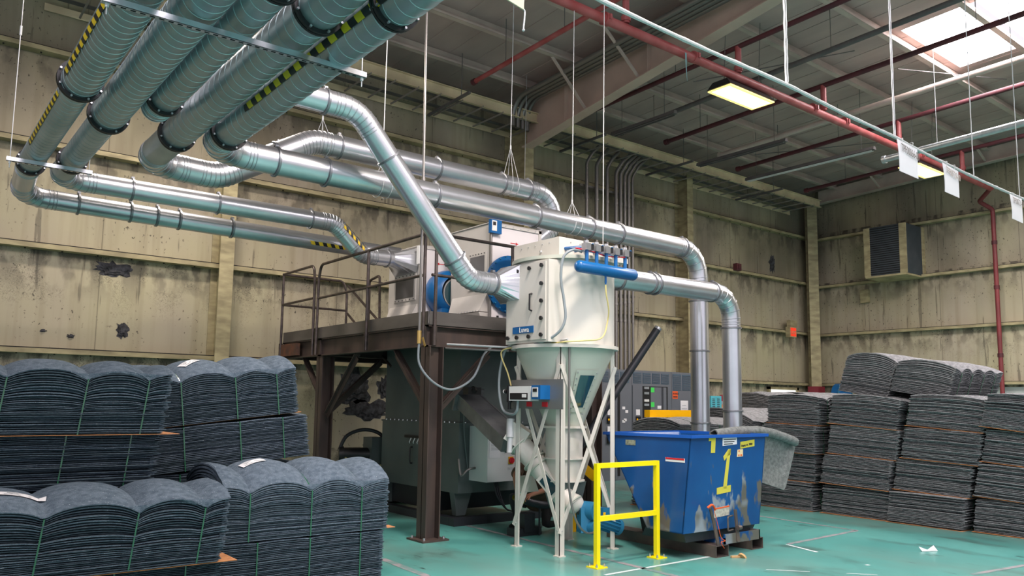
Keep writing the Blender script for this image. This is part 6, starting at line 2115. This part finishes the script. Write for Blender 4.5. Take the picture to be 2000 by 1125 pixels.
# C stack
bundle('top felt bundle behind the far left stack with a slanted label, against the wall side', (2.76, 8.78, 1.475), L=1.56, W=1.14, H=.42, dome=.15, arc=.08, seed=41, straps=(.36, .90, 1.34), card=(.0, .06, -.06, .02), group=GL, lab=(-.25, -.28, .22, .11, .6), jag=.008, ry=-R(6.5))
bundle('second bundle down, right behind the far left stack, sagging to the left', (2.86, 8.80, 1.02), L=1.66, W=1.14, H=.43, dome=.01, arc=.01, seed=42, straps=(.36, .92, 1.38), card=None, group=GL, jag=.007, ry=-R(5.5))
bundle('third bundle down behind the far left stack, mostly in shadow', (2.86, 8.82, .53), L=1.7, W=1.1, H=.43, dome=.01, arc=.01, seed=43, straps=(.36, .92, 1.38), card=None, group=GL, ry=-R(2))
bundle('lowest bundle behind the far left stack, standing on the floor', (2.86, 8.82, .008), L=1.7, W=1.1, H=.46, dome=.01, arc=.01, seed=44, straps=(.36, .92, 1.38), card=None, group=GL)

# right-hand stacks: columns along y, tiers in z.  (y centre at bottom, width, tops shift)
GR = 'grey felt bundles stacked on the right'
protos = []
FX0 = 11.95
cols = [(7.70, .96, 'first column behind the hanging mat', .03), (6.55, 1.10, 'second column from the hopper', -.06), (5.46, 1.06, 'third column from the hopper', -.10), (4.30, 1.04, 'rightmost column cut by the right edge', -.06)]
tn_ = ['floor tier', 'second tier', 'third tier', 'fourth tier']
zt4 = [(.01, .455), (.475, .455), (.94, .455), (1.405, .43)]
mesh_cache = {}
for ci, (yc, W_, nm, sh) in enumerate(cols):
    for ti in range(4):
        z0_, h_ = zt4[ti]
        xo = FX0+.85+[.0, .03, -.04, .02][(ti+ci) % 4]
        yy = yc+sh*ti+[.0, .02, -.02, .0][ti]
        if ci == 0: yy = yc-.05*ti+.02
        top = ti == 3
        var = (ci*2+ti) % 3
        key = (var if not top else 'top', round(W_, 2))
        lab_ = 'grey felt bundle, %s of the %s' % (tn_[ti], nm)
        rot = (-R([1.5, 2.0, 2.2, 1.6][ti])*-1*(1 if ci else .3), 0, 0)
        rx_ = R([.4, 2.0, 2.8, 4.0][ti]*(1 if ci in (1, 2) else (.4 if ci == 0 else 1.6)))
        if key in mesh_cache:
            dup(mesh_cache[key], lab_, (xo, yy, z0_), (rx_, 0, 0))
        else:
            mesh_cache[key] = bundle(lab_, (xo, yy, z0_), L=1.7, W=W_, H=.435 if not top else .41, nl=25, seed=100+len(mesh_cache), straps=(.24, .50, .85, 1.3), felt_m='felt_grey', arc=.05 if top else .012, dome=.04 if top else .008,
                                     rx=rx_, card=(.02, .02, .0, .02), group=GR, jag=.020, shy=-.12 if ci else 0)
# two loose bundles on top of the row
b1 = bundle('upper left of the two felt bundles lying on top of the right stacks', (13.05, 6.50, 1.90), L=1.7, W=.80, H=.52, nl=27, seed=201, straps=(.22, .50, .82, 1.3), felt_m='felt_grey', arc=.07, dome=.10, rx=R(9), rz=R(2), card=None, group=GR, jag=.012, shy=-.14)
b2 = bundle('upper right felt bundle on top of the right stacks with deep scallops', (12.95, 5.56, 1.89), L=1.6, W=.86, H=.40, nl=24, seed=202, straps=(.2, .55, .95, 1.35), felt_m='felt_grey', arc=.08, dome=.07, rx=R(9), rz=R(-1), card=None, group=GR, jag=.010, shy=-.14)
# row behind
bundle('felt bundle with scalloped edge standing behind the first column', (14.75, 9.65, 1.42), L=2.0, W=.95, H=.38, nl=22, seed=203, straps=(.3, .75, 1.45), felt_m='felt_grey', arc=.13, dome=.06, card=None, group=GR, jag=.012, rx=R(3))
for k, z_ in enumerate((.01, .48, .95)):
    dup(mesh_cache[(0, 1.04)], ['floor', 'second', 'third'][k]+' tier felt bundle supporting the scalloped one behind the first column', (14.8, 9.68, z_), (0, 0, 0))
bundle('low felt bundle with a flat pale top right behind the scalloped one by the corner', (17.2, 10.2, 1.45), L=2.2, W=1.0, H=.45, nl=20, seed=204, straps=(.4, 1.1, 1.7), felt_m='felt_grey', arc=.03, dome=.10, card=None, group=GR)
for k, z_ in enumerate((.01, .48, .95)):
    dup(mesh_cache[(1, 1.04)] if (1, 1.04) in mesh_cache else mesh_cache[(0, 1.04)], ['floor', 'second', 'third'][k]+' tier felt bundle under the flat topped one by the corner', (17.2, 10.2, z_), (0, 0, 0))
# stacks behind the hopper, left of the first column
bundle('sagging felt bundle behind the hopper with a wide pale top, before the guard rail', (11.0, 9.05, .98), L=1.75, W=.95, H=.38, nl=22, seed=205, straps=(.5, 1.2), felt_m='felt_grey', arc=.03, dome=.10, card=None, group=GR, jag=.012, rz=R(6))
for k, z_ in enumerate((.01, .49)):
    dup(mesh_cache[(0, 1.04)], ['floor', 'second'][k]+' tier felt bundle beneath the sagging one behind the hopper', (11.0, 9.05, z_), (0, 0, R(6)))
bundle('felt bundle seen between the two vertical ducts, drooping to the right', (12.84, 9.02, 1.12), L=1.6, W=1.15, H=.38, nl=22, seed=206, straps=(.3, .8, 1.3), felt_m='felt_grey', arc=.04, dome=.10, card=None, group=GR, jag=.013, rx=R(10))
for k, z_ in enumerate((.01, .49)):
    dup(mesh_cache[(0, 1.04)], ['floor', 'second'][k]+' tier felt bundle beneath the drooping one behind the vertical ducts', (12.86, 9.02, z_), (0, 0, 0))

# scrap of white paper on the floor at right
mb = MB()
mb.v = [V(p) for p in ((9.85, 4.55, .003), (9.95, 4.50, .004), (10.05, 4.46, .003), (9.87, 4.60, .05), (9.96, 4.54, .012), (10.08, 4.52, .055))]
mb.face((0, 1, 4, 3)); mb.face((1, 2, 5, 4))
solo('paper_scrap', 'curled white paper scrap on the teal floor before the right stacks', 'litter', mb, M['paper'], (9.95, 4.5, 0))
